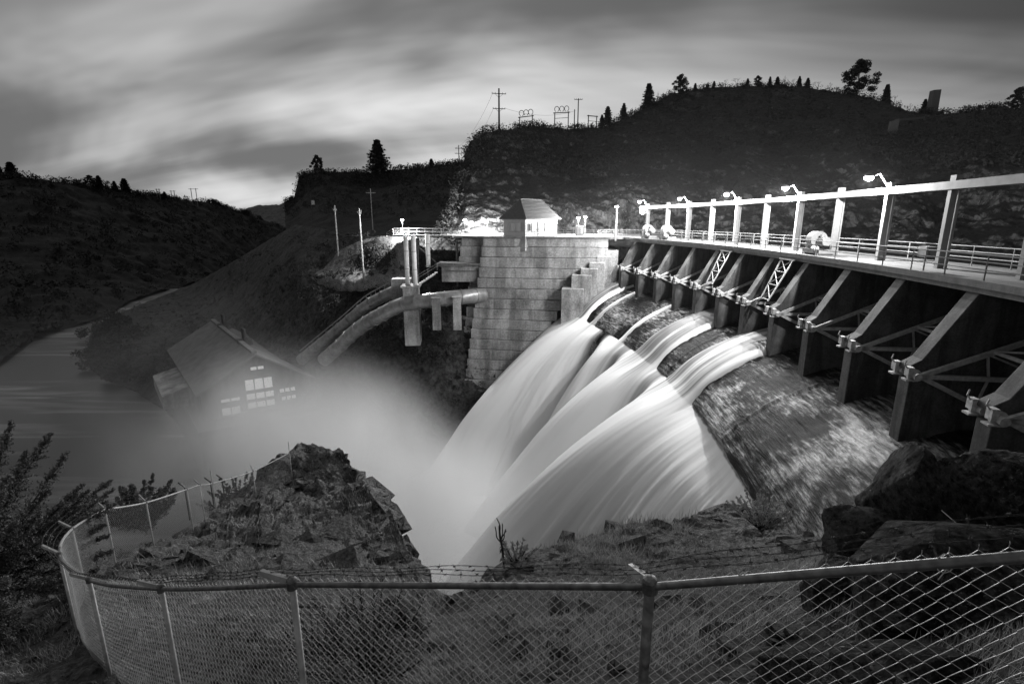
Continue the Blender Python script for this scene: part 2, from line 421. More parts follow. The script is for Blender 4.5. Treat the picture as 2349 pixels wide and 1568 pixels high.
# --- the cliff and hill behind the dam
hr_top = interp([(1000,560),(1020,520),(1050,430),(1068,352),(1080,326),(1110,306),(1150,304),(1185,293),(1240,293),(1290,299),(1380,293),(1430,274),(1480,247),(1540,216),(1600,205),(1700,198),(1800,197),(1880,207),(1960,216),(2040,238),(2100,262),(2200,262),(2260,250),(2349,253),(2500,250),(2750,245)])
hr_bot = interp([(1000,575),(1300,575),(1500,565),(1700,560),(1900,575),(2100,600),(2349,640),(2750,700)])
HR = [(1000,560,112),(1068,352,150),(1110,306,165),(1240,293,190),(1380,293,205),(1540,216,235),(1700,198,255),(1880,207,240),(2040,238,215),(2200,262,190),(2349,253,170),(2750,245,140),
      (1020,540,102),(1100,530,99),(1150,500,104),(1250,520,110),(1400,545,112),(1600,550,110),(1800,560,100),(2000,580,88),(2200,600,76),(2349,620,68),(2750,690,55),
      (1150,400,135),(1300,400,150),(1300,350,172),(1450,380,150),(1450,440,120),(1600,420,128),(1700,330,165),(1600,300,190),(1850,330,160),(2000,330,140),(2000,450,104),(2200,330,128),(2200,450,98),(2349,350,112),(2349,470,86),(2750,400,80),(1300,460,116),(1150,450,115)]
def hr_amp(P): return 1.7+1.6*np.clip(1-(P[..., 2]-4)/40, 0, 1)
HILL_R, P_HR, nb_HR = patch('cliff', 1000, 2750, 560, 190, hr_top, hr_bot, HR, M['cliff'], hr_amp, .075, terr=.5, back=((150,40),(50,7),(14,1)), seed=11, edge_jit=2, bottom=((2,14),))
# --- hillside below the plateau, falling to the river and the powerhouse
hs_top = interp([(200,812),(206,775),(213,752),(264,722),(330,695),(440,652),(500,620),(560,585),(620,548),(680,515),(740,524),(800,540),(1010,545),(1150,545)])
hs_bot = interp([(200,815),(212,848),(240,866),(300,890),(360,925),(470,1010),(700,1010),(900,1010),(1030,1040),(1150,1060)])
HS = [(u, v, float(atz(u, v, GORGE+dz)@np.array((0, CP, -SP)))) for u, v, dz in ((200,812,.2),(213,752,.3),(264,722,.3),(330,695,.3),(212,848,.2),(240,866,.2),(300,890,.2),(360,925,.2),(260,800,3),(320,800,5),(340,860,3))]+[(440,652,300),(560,585,215),(680,515,165),(800,548,116),(930,545,96),(1010,545,93),(1150,545,90),(470,1010,96),(700,1010,91),(900,1010,84),(1030,1040,80),(1150,1060,80),
      (440,760,165),(560,700,145),(560,800,112),(700,600,113),(690,642,106.5),(690,700,103),(690,800,96),(745,618,108),(783,580,106),(832,551,102),(760,643,100.8),(840,642,97),(905,638,92),(800,700,94.5),(935,640,90.5),(930,700,88),(900,800,86),(1010,640,88),(1010,720,84),(1010,860,82),(1150,700,85)]
HILL_S, P_HS, nb_HS = patch('hillside', 200, 1150, 340, 200, hs_top, hs_bot, HS, M['rock_gorge'], lambda P: .9, .13, back=((14,8),(4,1.0)), seed=14, bottom=((1,14),))
# --- gravel bank under the footbridge and the terrace before it
gb_top = interp([(690,636),(740,618),(778,575),(800,562),(830,549),(880,541),(935,541),(960,545)])
gb_bot0 = interp([(690,640),(760,641),(840,640),(905,636),(960,628)])
gb_bot = lambda u: gb_bot0(u)-3+7*fbm(np.stack([np.asarray(u)*.035, np.asarray(u)*0, np.asarray(u)*0], -1), 4, seed=23)
GRAVEL, P_GB, _ = patch('gravel_bank', 690, 962, 130, 60, gb_top, gb_bot, [(690,636,108),(740,618,106),(780,580,104),(830,549,100),(935,541,92),(960,545,90),(690,640,104),(780,622,99),(850,622,95),(850,600,97),(920,600,91),(800,640,95),(905,636,90),(960,628,88)], M['gravel'], lambda P: .30, .35, back=((12,5),(3,.6)), seed=21, bottom=((.35,.4),(.5,1.2),(.1,2.2)), edge_jit=3)
tag(GRAVEL, kind='structure')

# --- the near ground with the rocky promontory and the gorge rim
FENCE = [(3.37, .34, .03), (.78, 2.5, -2.02), (-1.76, 3.54, -2.84), tuple(at(370,1350,5.8)), tuple(at(205,1330,7.6)), tuple(at(136,1272,9.5)), tuple(at(165,1213,12.1)), tuple(at(240,1168,15.0)),
         tuple(at(335,1152,17.6)), tuple(at(428,1122,21.0)), tuple(at(458,1112,24.0)), tuple(at(487,1108,26.0)), tuple(at(580,1080,29.5)), tuple(at(664,1038,33))]
FH = 1.85
gr_ctrl = []
for p in FENCE[1:9]:
    u, v, t = proj((p[0], p[1], p[2]-FH)); gr_ctrl.append((u, v, t))
for u, v, t in [(437,1226,21.6),(460,1208,24.6),(492,1180,26.6),(590,1146,30),(672,1101,33.2)]: gr_ctrl.append((u, v, t))
gr_ctrl += [(-250,1335,17),(0,1335,18.5),(150,1312,19.5),(-250,1650,7.2),(0,1600,8),(640,1045,35),(700,1024,36),(790,1040,34),(810,1085,31),(845,1130,28),(885,1165,25),(905,1200,22),(925,1245,19),(945,1290,16.5),(965,1338,14),
            (700,1100,32.5),(750,1180,25.5),(650,1200,24),(700,1250,17.5),(780,1250,18.5),(850,1250,19),(850,1200,22.5),(870,1320,14),(700,1330,11.5),(500,1330,12.5),(560,1250,18),(400,1330,13.5),
            (1040,1362,10.2),(1100,1335,10.4),(1130,1302,11),(1160,1288,11.2),(1250,1262,11.7),(1350,1230,12.4),(1450,1207,13),(1560,1192,14),(1690,1172,16),(1760,1200,14.5),(1900,1246,11),(2100,1230,9),(2349,1190,7.5),(2700,1150,6.5),
            (900,1400,9.2),(1040,1420,8.2),(1174,1650,4.5),(1300,1330,9.6),(1300,1420,7.2),(1500,1290,10.6),(1500,1400,7.2),(1600,1500,5.5),(1700,1300,9.6),(1700,1420,6.4),(1900,1400,5.6),(1900,1568,4.3),(2200,1568,3.4),(2349,1650,2.7),(2700,1650,2.2),(3700,1150,6.2),(3700,1650,2.2),(3700,1400,3.4),(1600,1650,4.4),(900,1568,5.2),(700,1650,5),(400,1650,6)]
gr_top = interp([(-250,1335),(0,1335),(150,1312),(265,1282),(357,1252),(437,1218),(490,1170),(560,1128),(588,1100),(594,1082),(620,1066),(640,1045),(672,1030),(690,1022),(740,1030),(786,1036),(792,1052),(810,1085),(845,1130),(870,1150),(885,1165),(905,1200),(925,1245),(945,1290),(965,1338),(1000,1362),(1040,1366),(1100,1335),(1130,1302),(1160,1288),(1250,1262),(1350,1230),(1450,1207),(1560,1192),(1640,1182),(1690,1176),(1740,1195),(1800,1215),(1900,1246),(2100,1230),(2349,1190),(2700,1150),(3700,1150)])
def gr_amp(P):
    t = P[..., 1]*CP-P[..., 2]*SP
    
    cl = np.clip((11-np.hypot(P[..., 0]+9, (P[..., 1]-27)*.8))/6, 0, 1)
    return np.clip(t*.02, .05, .40)*(1+1.3*cl)
GROUND, P_G, nb_G = patch('ground', -250, 3700, 1000, 300, gr_top, lambda u: u*0+1680, gr_ctrl, M['rock_near'], gr_amp, .62, back=((13,34),(5,16),(2.2,6.5),(.9,2.2),(.3,.5)), seed=31, edge_jit=11, vexp=1.25, terr=.9)

# --- water in the gorge and behind the dam
def flat(name, pts, z, m, label=None):
    mb = MB(); mb.add([(x, y, z) for x, y in pts], [tuple(range(len(pts)))]); o = mb.build(name, m); tag(o, label, kind='structure'); return o
flat('river', [(-700,-20),(60,-20),(60,130),(-60,330),(-200,900),(-700,900)], GORGE, M['river'])
flat('reservoir', [(22.5,-60),(200,-60),(260,200),(40,200),(14,100),(23,70),(26,45)], -4.3, M['lake'])
# bed rock under everything, so nothing floats over a void
flat('riverbed', [(-3000,-300),(3000,-300),(3000,4000),(-3000,4000)], -44, M['rock_gorge'])

# ================================================================== dam
dam = thing('dam', pol(ang(5), 129, -14), 'arched concrete dam whose row of sloping piers carries a lit walkway deck', 'dam')
def spill_mat():
    k = NT('spillway_concrete')
    def attr(n):
        a = k.N('ShaderNodeAttribute'); a.attribute_name = n; return a.outputs['Fac']
    cv = k.N('ShaderNodeCombineXYZ'); k.L(attr('along'), cv.inputs[0]); k.L(attr('down'), cv.inputs[1])
    def vec(sx, sy, off=0):
        mp = k.N('ShaderNodeMapping'); mp.inputs['Scale'].default_value = (sx, sy, 1); mp.inputs['Location'].default_value = (off, off*1.7, 0); k.L(cv.outputs[0], mp.inputs[0]); return mp.outputs[0]
    big = k.noise(vec(.13, .16), 1, 4, .55, .5); fine = k.noise(vec(.9, 4.6, 3), 1, 8, .72); line = k.noise(vec(.30, 4.2, 9), 1, 5, .62, .25); flow = k.noise(vec(2.4, .25, 5), 1, 4, .6)
    mid = k.noise(vec(1.1, 1.6, 12), 1, 7, .72)
    ragged = k.math('MULTIPLY_ADD', fine, .40, k.math('MULTIPLY_ADD', mid, .25, k.math('MULTIPLY', big, .75))); lit_patch = k.rng(ragged, .66, .84, 0, 1, True)  # pale patches paint lamplit concrete; the dark between is moss and painted shade
    c = k.math('MULTIPLY', k.rng(fine, .40, .60, .015, .30, True), k.math('MULTIPLY', k.rng(line, .36, .46, .3, 1, True), k.rng(flow, .3, .6, .7, 1, True)))
    dk = k.rng(fine, .38, .70, .0015, .02)
    mx = k.N('ShaderNodeMix'); mx.data_type = 'FLOAT'; k.L(lit_patch, mx.inputs[0]); k.L(dk, mx.inputs[2]); k.L(c, mx.inputs[3])
    k.base(mx.outputs[0]); k.rough(k.rng(fine, .3, .7, .35, .6)); k.L(k.rng(lit_patch, 0, 1, .03, .35), k.b.inputs['Specular IOR Level'])
    h = k.math('MULTIPLY_ADD', line, .8, k.math('MULTIPLY_ADD', fine, .7, big)); k.bump(h, .8, .18); return k.m
M['spill'] = spill_mat()
prof = [(134,-12.2),(131.6,-10.2),(130.4,-9.5),(129,-9.25),(127.5,-9.35),(126,-9.75),(125,-10.1),(123.5,-10.8),(122.3,-11.5),(121.2,-12.3),(120.4,-13.1),(119.8,-13.9),(119.65,-14.15),(119.85,-14.6),(120.2,-19),(120.6,-26),(121,-42)]
def resample(pr, n):
    pr = np.array(pr, float); d = np.r_[0, np.cumsum(np.linalg.norm(np.diff(pr, axis=0), axis=1))]
    s = np.linspace(0, d[-1], n); return np.stack([np.interp(s, d, pr[:, k]) for k in range(2)], 1), s
def smooth_curve(pr, n):
    q, s = resample(pr, n)
    k = np.array([1, 2, 3, 2, 1])/9.0
    p2 = np.c_[np.convolve(np.r_[[q[0, 0]]*2, q[:, 0], [q[-1, 0]]*2], k, 'valid'), np.convolve(np.r_[[q[0, 1]]*2, q[:, 1], [q[-1, 1]]*2], k, 'valid')]
    return p2, s
top_p, top_s = smooth_curve(prof[:13], 90)
low_p, low_s = resample(prof[12:], 30)
sp = np.concatenate([top_p, low_p[1:]]); ss = np.r_[top_s, top_s[-1]+low_s[1:]]
A_ = np.linspace(ang(-1.8), ang(12.05), 420); al = A_*122
PR = np.zeros((len(sp), len(A_), 3))
rr = sp[:, 0][:, None]+0*A_[None]; zz = sp[:, 1][:, None]+0*A_[None]
Q = np.stack([al[None]+0*rr, ss[:, None]+0*rr, 0*rr], -1)
pit = fbm(Q*np.array((.5, .8, 1)), 6, gain=.6, seed=41)*.10 + np.minimum(0, fbm(Q*np.array((.35, 2.2, 1)), 5, seed=43)+.05)*.22
jnt = np.zeros_like(al)
for i in (-.5, 2.55, 5.5, 8.5): jnt += np.clip(1-np.abs(al-ang(i)*122)/.22, 0, 1)*.10 + np.clip((al-ang(i)*122), 0, 30)*0
rr = rr - (pit*.6); zz = zz + pit*.7 + jnt[None]*(ss[:, None] < top_s[-1]+.3)
# one pour stands a little proud of the next
PR[..., 0] = CX+rr*np.cos(A_)[None]; PR[..., 1] = CY+rr*np.sin(A_)[None]; PR[..., 2] = zz
grid_mesh('spillway', PR, M['spill'], parent=dam, attrs={'along': Q[..., 0], 'down': Q[..., 1]})
# piers
def pier(i):
    a = ang(i); th = .82
    prf = [(127.2,-3.08),(125.5,-6.1),(125.05,-6.4),(125.0,-6.62),(125.32,-6.75),(125.32,-7.02),(125.12,-7.05),(125.12,-10.9),(133.2,-12),(133.2,-3.08)]
    c, s_ = math.cos(a), math.sin(a); tx = np.array((-s_, c, 0))
    poly = [pol(a, r, z)-tx*th/2 for r, z in prf]
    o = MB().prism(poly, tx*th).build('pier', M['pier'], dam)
    bv = o.modifiers.new('edge', 'BEVEL'); bv.width = .035; bv.segments = 2; bv.limit_method = 'ANGLE'
    return o
for i in range(NP0, NP1+1): pier(i)
# deck slab with its fascia
def ring(prf, a0, a1, n, name, m, parent):
    mb = MB(); A = np.linspace(a0, a1, n); k = len(prf)
    V = [tuple(pol(a, r, z)) for a in A for r, z in prf]; F = []
    for j in range(n-1):
        for q in range(k): F.append((j*k+q, j*k+(q+1) % k, (j+1)*k+(q+1) % k, (j+1)*k+q))
    F.append(tuple(range(k-1, -1, -1))); F.append(tuple((n-1)*k+q for q in range(k)))
    return mb.add(V, F).build(name, m, parent)
ring([(126.9,DECK),(126.9,DECK-.30),(127.05,DECK-.30),(127.05,DECK-.55),(132.8,DECK-.55),(132.8,DECK)], ang(-2.6), ang(12.2), 90, 'deck', M['deck'], dam)
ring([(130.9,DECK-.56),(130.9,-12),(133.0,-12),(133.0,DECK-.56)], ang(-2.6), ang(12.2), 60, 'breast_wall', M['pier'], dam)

# radial gates, one in each bay
def gate(i):
    a0, a1 = ang(i), ang(i+1); th = .46
    h = .46+.07
    e0, e1 = a0+h/RT, a1-h/RT
    w = thing('radial_gate', pol((a0+a1)/2, 128, -9.0), '', 'dam gate', 'radial gates between the dam piers')
    lift = 0
    # curved skin plate
    mb = MB(); n = 10; V = []; F = []
    for k in range(n+1):
        ph = R_(-27+52*k/n); r = 125.3+5.55*math.cos(ph); z = -6.8+5.55*math.sin(ph)
        for rr_ in (0, .08): V += [pol(e0, r+rr_, z), pol(e1, r+rr_, z)]
    for k in range(n):
        b = 4*k; F += [(b, b+1, b+5, b+4), (b+3, b+2, b+6, b+7), (b, b+4, b+6, b+2), (b+1, b+3, b+7, b+5)]
    F += [(0, 2, 3, 1), (4*n, 4*n+1, 4*n+3, 4*n+2)]
    mb.add(V, F).build('skin_plate', M['gate'], w)
    for e, sgn in ((e0, 1), (e1, -1)):
        e_ = e + sgn*.12/RT
        hub = pol(e_, 125.35, -6.8); ends = []
        for ph in (24, 0, -26):
            end = pol(e_, 125.3+5.5*math.cos(R_(ph)), -6.8+5.5*math.sin(R_(ph))); ends.append(end)
            MB().beam(hub, end, .17, .20).build('arm', M['gate'], w)
        br = MB()
        for f0, f1, g0, g1 in ((.5, .5, 0, 1), (.5, .95, 0, 1), (.95, .95, 0, 1), (.5, .5, 1, 2), (.95, .5, 1, 2), (.95, .95, 1, 2)):
            br.beam(hub+(ends[g0]-hub)*f0, hub+(ends[g1]-hub)*f1, .08, .08)
        br.build('brace', M['gate'], w)
    def cross(p0_, p1_, w_): MB().beam(p0_, p1_, w_, w_*1.1).build('cross_beam', M['gate'], w)
    for ph, fr in ((24, .55), (24, .95), (0, .95), (-26, .55), (-26, .95)):
        P_ = [pol(e, 125.3+5.5*fr*math.cos(R_(ph)), -6.8+5.5*fr*math.sin(R_(ph))) for e in (e0, e1)]
        cross(P_[0], P_[1], .12)
    q = [[pol(e, 125.3+5.5*fr*math.cos(R_(24)), -6.8+5.5*fr*math.sin(R_(24))) for e in (e0, e1)] for fr in (.55, .95)]
    cross(q[0][0], q[1][1], .07); cross(q[0][1], q[1][0], .07)
    for e, sgn in ((e0, -1), (e1, 1)):
        tr = MB()
        hub = pol(e, 125.2, -6.8); ax = np.array((-math.sin(e), math.cos(e), 0))
        tr.tube([hub-ax*.36, hub+ax*.30], .17, 10); tr.tube([hub-ax*.06, hub+ax*.08], .29, 12)
        tr.box(pol(e, 124.98, -6.62), (.22, .34, .42), e); tr.box(pol(e, 125.05, -7.0), (.5, .4, .07), e)
        tr.tube([pol(e, 124.9, -6.5), pol(e, 124.75, -6.3), pol(e, 124.8, -6.1)], .03, 6)
        tr.build('trunnion_bearing', M['bearing'], w)
    return w
M['gate'] = plain('gate_steel', .34, .6, 0, 5, .4); M['bearing'] = plain('bearing_steel', .42, .45, .2, 6, .4)
GATES = [gate(i) for i in range(NP0, NP1+1)]

# ================================================================== falling water
def water_fall_mat():
    k = NT('falling_water')
    def attr(n):
        a = k.N('ShaderNodeAttribute'); a.attribute_name = n; return a.outputs['Fac']
    cv = k.N('ShaderNodeCombineXYZ'); k.L(attr('along'), cv.inputs[0]); k.L(attr('down'), cv.inputs[1])
    def vec(sx, sy, off=0):
        mp = k.N('ShaderNodeMapping'); mp.inputs['Scale'].default_value = (sx, sy, 1); mp.inputs['Location'].default_value = (off, off, 0); k.L(cv.outputs[0], mp.inputs[0]); return mp.outputs[0]
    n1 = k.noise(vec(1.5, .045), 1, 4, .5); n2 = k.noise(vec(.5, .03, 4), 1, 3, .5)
    foam_shade = attr('foam_shade'); edge = attr('edge')
    st = k.math('MULTIPLY_ADD', k.math('SUBTRACT', n1, .5), attr('streak'), k.math('MULTIPLY_ADD', k.math('SUBTRACT', n2, .5), .5, foam_shade))
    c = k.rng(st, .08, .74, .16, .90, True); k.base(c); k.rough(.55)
    k.b.inputs['Specular IOR Level'].default_value = .25
    k.b.inputs['Subsurface Weight'].default_value = .0
    # aerated water lets part of the light through
    tl = k.N('ShaderNodeBsdfTranslucent'); k.L(c, tl.inputs['Color']); mxs = k.N('ShaderNodeMixShader'); mxs.inputs[0].default_value = .22
    tp = k.N('ShaderNodeBsdfTransparent'); mx2 = k.N('ShaderNodeMixShader'); k.L(edge, mx2.inputs[0])
    k.L(k.b.outputs[0], mxs.inputs[1]); k.L(tl.outputs[0], mxs.inputs[2]); k.L(tp.outputs[0], mx2.inputs[1]); k.L(mxs.outputs[0], mx2.inputs[2]); k.L(mx2.outputs[0], k.out.inputs[0])
    k.bump(n1, .15, .1); return k.m
M['fall'] = water_fall_mat()
JETS = [(11.35, .46, .75, 1), (10.27, .10, .16, 0), (8.22, .10, .16, 0), (6.5, .47, .70, 1), (4.5, .48, .75, 1)]
def build_fall():
    na = 620; I = np.linspace(.95, 11.98, na); A = np.array([ang(i) for i in I])
    gs = lambda c, w: np.exp(-((I-c)/w)**2)
    vel = 1.9 + 12.5*gs(11.25, .85) + 3.4*gs(10.1, .35) + 5.2*gs(8.55, .45) + 10.5*gs(6.75, .62) + 11.0*gs(4.6, .62) + 5.6*gs(3.55, .8) - .9*gs(1.2, 1.4)
    vel = np.maximum(vel, np.clip((I-1.0)*2.5+.9, 0, 8.8)*(I < 4.6)); vel = np.maximum(vel, .9)
    kk_ = np.hanning(31); kk_ /= kk_.sum(); vel = np.convolve(np.pad(vel, 15, 'edge'), kk_, 'valid')
    # upper reach: on the spillway, only where a gate is open
    seg = (top_p[:, 0] <= 127.2); up = top_p[seg]; us_ = top_s[seg]
    tn = np.gradient(up, axis=0); tn /= np.linalg.norm(tn, axis=1, keepdims=True); nn = np.stack([tn[:, 1], -tn[:, 0]], 1)
    nn *= np.sign(nn[:, 1:2])
    prog = (us_-us_[0])/(us_[-1]-us_[0])
    H = np.full((len(up), na), -.45)
    foamU = np.zeros_like(H)
    for c, hw, th, main in JETS:
        for j, pg in enumerate(prog):
            if main:
                w = hw*(1+.35*pg); cc = c + (.10 if c > 11 else .12)*pg
                x = np.abs(I-cc)/w; prf_ = np.clip(1-x**4, -1.2, 1)
                # water piles up along the pier walls and thins out in between
                prf_ = prf_*(.72+.28*np.clip(x, 0, 1)**2)
                H[j] = np.maximum(H[j], -.45+(th*(1-.3*pg)+.45)*np.clip(prf_, 0, 1)**.35)
                foamU[j] = np.maximum(foamU[j], np.clip(1-x, 0, 1)*(.02+.25*pg)+.62*np.exp(-((x-.95)/.16)**2)*(x < 1.15)+.1)
            else:
                w = hw*(1+.8*pg); x = np.abs(I-c-.05*pg)/w
                H[j] = np.maximum(H[j], -.45+(th+.45)*np.clip(1-x**2, 0, 1)**.5); foamU[j] = np.maximum(foamU[j], .55*np.exp(-x**2))
    rU = up[:, 0][:, None]+nn[:, 0][:, None]*H; zU = up[:, 1][:, None]+nn[:, 1][:, None]*H
    # the overfall right of the jets keeps a skin of water on the lip
    skin = np.clip((I-.9)/.5, 0, 1)*np.clip((4.4-I)/.5, 0, 1)
    # free fall from the lip
    nf = 130; tq = np.linspace(0, 1, nf)**1.15; z0 = zU[-1]; r0 = rU[-1]
    lowl = np.clip((4.3-I)/2.3, 0, 1); 
    zl = np.where(H[-1] < 0, -14.1-1.7*lowl, z0); rl = np.where(H[-1] < 0, 119.6+.1*lowl, r0)
    def blur(x, n):
        kk = np.hanning(n); kk /= kk.sum(); return np.convolve(np.pad(x, n//2, 'edge'), kk, 'valid')[:na]
    zl = blur(zl, 61)+.10*fbm(np.stack([I*3, I*0, I*0], -1), 4, seed=58); rl = blur(rl, 61)
    Z = np.zeros((nf, na)); Rr = np.zeros((nf, na))
    zb = GORGE+.5
    T = np.sqrt(2*(zl-zb)/9.81+ .0)
    slope0 = .42
    for j, q in enumerate(tq):
        # slope of take-off: the jets leave the lip already heading down
        a_ = 4.905; b_ = slope0*vel; dz = (zl-zb)*q
        tt = (-b_+np.sqrt(b_*b_+4*a_*dz))/(2*a_)
        Rr[j] = rl - vel*tt - .12*np.sin(q*3); Z[j] = zl-dz
    along = A*RT
    Q = np.stack([along[None]*.55+0*Z, (1-tq)[:, None]*1.5+0*Z, 0*Z], -1)
    rip = fbm(Q, 4, gain=.5, seed=51)*(1.9*tq[:, None]+.1) + fbm(Q*np.array((2.6,.5,1)), 3, gain=.5, seed=57)*(.22*tq[:, None]+.04)
    Rr = Rr + rip; Z = Z + rip*.3
    AA = np.repeat(A[None], nf, 0).copy()
    # falling sheets spread sideways
    jc = np.array([1.8, 4.4, 6.7, 9.3, 11.2]); 
    near = jc[np.argmin(np.abs(I[:, None]-jc[None]), 1)]
    for c, w_, am in ((11.25, .95, .55), (8.55, .6, .25), (6.75, .8, .42), (4.6, .85, .50)):
        x = (I-c)/w_; AA += ((5.17/RT)*am*x*np.exp(-x*x))[None]*(tq**.6)[:, None]
    foam_shadeF = np.clip(.26+.72*np.clip((vel-2.0)/8.0, 0, 1)**.8, 0, 1)[None]*np.ones((nf, 1))  # slow gaps between lobes: less foam, and their shade put into the colour
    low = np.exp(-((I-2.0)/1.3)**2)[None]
    foam_shadeF = foam_shadeF*(1-.15*low*tq[:, None]) + .28*low*(1-tq[:, None]) 
    foam_shadeF = foam_shadeF + .75*np.exp(-(tq[:, None]/.05)**2)*np.clip((4.6-I)/.8, 0, 1)[None]*np.clip((I-.9)/.3, 0, 1)[None]
    foam_shadeF = np.clip(foam_shadeF+.25*np.exp(-((tq[:, None]-.12)/.1)**2)*np.clip((vel-5)/3, 0, 1)[None], 0, 1.1)
    rA = np.concatenate([rU, Rr]); zA = np.concatenate([zU, Z]); aA = np.concatenate([np.repeat(A[None], len(up), 0), AA])
    # the water rounds the lip instead of breaking over it
    L0 = len(up); kk2 = np.hanning(25); kk2 /= kk2.sum(); wgt = np.exp(-((np.arange(len(rA))-L0)/16.0)**2)[:, None]
    sm = lambda X: np.apply_along_axis(lambda c_: np.convolve(np.pad(c_, 12, 'edge'), kk2, 'valid'), 0, X)
    rA = rA*(1-wgt)+sm(rA)*wgt; zA = zA*(1-wgt)+sm(zA)*wgt
    bl = np.exp(-(tq/.10)**2)[:, None]; inj = (H[-1] > 0)[None]
    foam_shadeF = np.where(inj, foam_shadeF*(1-.75*bl)+foamU[-1][None]*.75*bl, foam_shadeF)
    P = np.stack([CX+rA*np.cos(aA), CY+rA*np.sin(aA), zA], -1)
    foam_shade = np.concatenate([foamU, foam_shadeF])
    for _ in range(4): foam_shade = (np.roll(foam_shade, 1, 1)+foam_shade*2+np.roll(foam_shade, -1, 1))/4
    streak = np.concatenate([np.full_like(foamU, 1.4), np.repeat((.75*np.exp(-(tq/.3)))[:, None], na, 1)+.10+.28*np.exp(-((I-1.6)/.8)**2)[None]])
    ed = np.clip((I-.98)/.12, 0, 1)[None]*np.ones_like(foam_shade)
    rowf = np.r_[np.zeros(len(up)), tq][:, None]
    ed *= np.clip((11.98-I)/np.maximum(.02, .9*rowf), 0, 1)**1.2
    gap = np.clip((3.8-vel)/1.5, 0, 1)*(I > 4.8)
    ed *= 1-gap[None]*np.clip(1-(rowf-.05)/.22, 0, 1)
    ed *= 1-.28*np.clip((rowf-.25)/.6, 0, 1)
    dn = np.concatenate([np.repeat(us_[:, None], na, 1), us_[-1]+(tq*26)[:, None]+0*Z])
    o = grid_mesh('waterfall', P, M['fall'], attrs={'foam_shade': foam_shade, 'streak': streak, 'edge': ed, 'along': np.concatenate([np.repeat((A*RT)[None], len(foam_shade), 0)]), 'down': dn})
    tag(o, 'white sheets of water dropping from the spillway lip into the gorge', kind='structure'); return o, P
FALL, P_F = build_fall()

# ================================================================== stepped abutment of concrete lifts
abut = thing('abutment', (4, 80, -25), 'stained abutment wall of stepped concrete lifts beside the falls', 'abutment')
FL = np.array((-4.55, 81.0)); FR = np.array((14.6, 77.4)); ax_ = (FR-FL)/np.linalg.norm(FR-FL); nx_ = np.array((ax_[1], -ax_[0]))   # nx_ points to the camera
def quadbox(mb, s0, s1, f, depth, zt, zb):
    a = FL+ax_*s0+nx_*f; b = FL+ax_*s1+nx_*f; c = FL+ax_*s1-nx_*depth; d = FL+ax_*s0-nx_*depth
    mb.hexa([(p[0], p[1], zb) for p in (a, b, c, d)]+[(p[0], p[1], zt) for p in (a, b, c, d)])
rng_ = random.Random(4)
STEP = [(1386,574,2.1),(1369,588,2.2),(1352,602,2.3),(1332,616,2.5),(1311,631,2.9),(1288,662,3.2)]
XK = [15, 14.3, 13.2, 12.2, 11.2, 10.0, 8.6, 7.2, 6.4]
lift_h = 1.58
Lw = np.linalg.norm(FR-FL)
for k in range(25):
    zt = DECK-.0-k*lift_h; zb = zt-lift_h
    f = .26*k; l = -.17*k
    mb = MB()
    s = l; first = True
    Lk = min((XK[min(k, 8)]+4.55)/.982, Lw-.3)
    while s < Lk-.5:
        e = min(s+rng_.uniform(4.6, 8.5), Lk)
        if Lk-e < 1.5: e = Lk
        quadbox(mb, s, e-.012, f+rng_.uniform(-.01, .01), 22, zt-.0, zb+(.07 if k < 24 else 0)); s = e
    o = mb.build('lift', M['block'], abut); bv = o.modifiers.new('edge', 'BEVEL'); bv.width = .04; bv.segments = 1
    # left returns
    mb = MB()
    if k < 3: quadbox(mb, l-3.7, l-.015, f-1.1+.05*k, 15, zt-.02, zb+.004)
    elif k < 7: quadbox(mb, l-2.0, l-.015, f-2.6, 14, zt-.02, zb+.004)
    else:
        quadbox(mb, l-1.6, l-.015, f-1.5, 14, zt-.02, zb+.004)
        if k >= 8: quadbox(mb, l-3.9-.05*k, l-1.62, f-2.3, 14, zt-.03, zb+.01)
    o = mb.build('side_lift', M['block'], abut); bv = o.modifiers.new('edge', 'BEVEL'); bv.width = .04; bv.segments = 1
# stepped wall beside the last bay: each block stands lower and nearer than the one above
for j, (u, v, w_) in enumerate(STEP):
    p_ = at(u, v, 76.8-.45*j); mb = MB(); c = np.array((p_[0], p_[1])); e = c+ax_*w_; bk = np.array((.17, 1.0))*9
    mb.hexa([(c[0], c[1], -32), (e[0], e[1], -32), (e[0]+bk[0], e[1]+bk[1], -32), (c[0]+bk[0], c[1]+bk[1], -32), (c[0], c[1], p_[2]), (e[0], e[1], p_[2]), (e[0]+bk[0], e[1]+bk[1], p_[2]), (c[0]+bk[0], c[1]+bk[1], p_[2])])
    o = mb.build('stepped_block', M['block'], abut); bv = o.modifiers.new('edge', 'BEVEL'); bv.width = .05; bv.segments = 1
# deck over the abutment
dk = MB()
dk.add([(p[0], p[1], z) for z in (DECK-.3, DECK+.004) for p in [FL+nx_*.15+ax_*-3.5-nx_*1.1, FL+nx_*.15, FR+nx_*.15, (24, 79), (27, 100), (-14, 104), (-9.4, 84)]],
       [(6,5,4,3,2,1,0), tuple(range(7, 14))]+[(k, (k+1) % 7, 7+(k+1) % 7, 7+k) for k in range(7)])
dk.build('terrace_slab', M['deck'], abut)

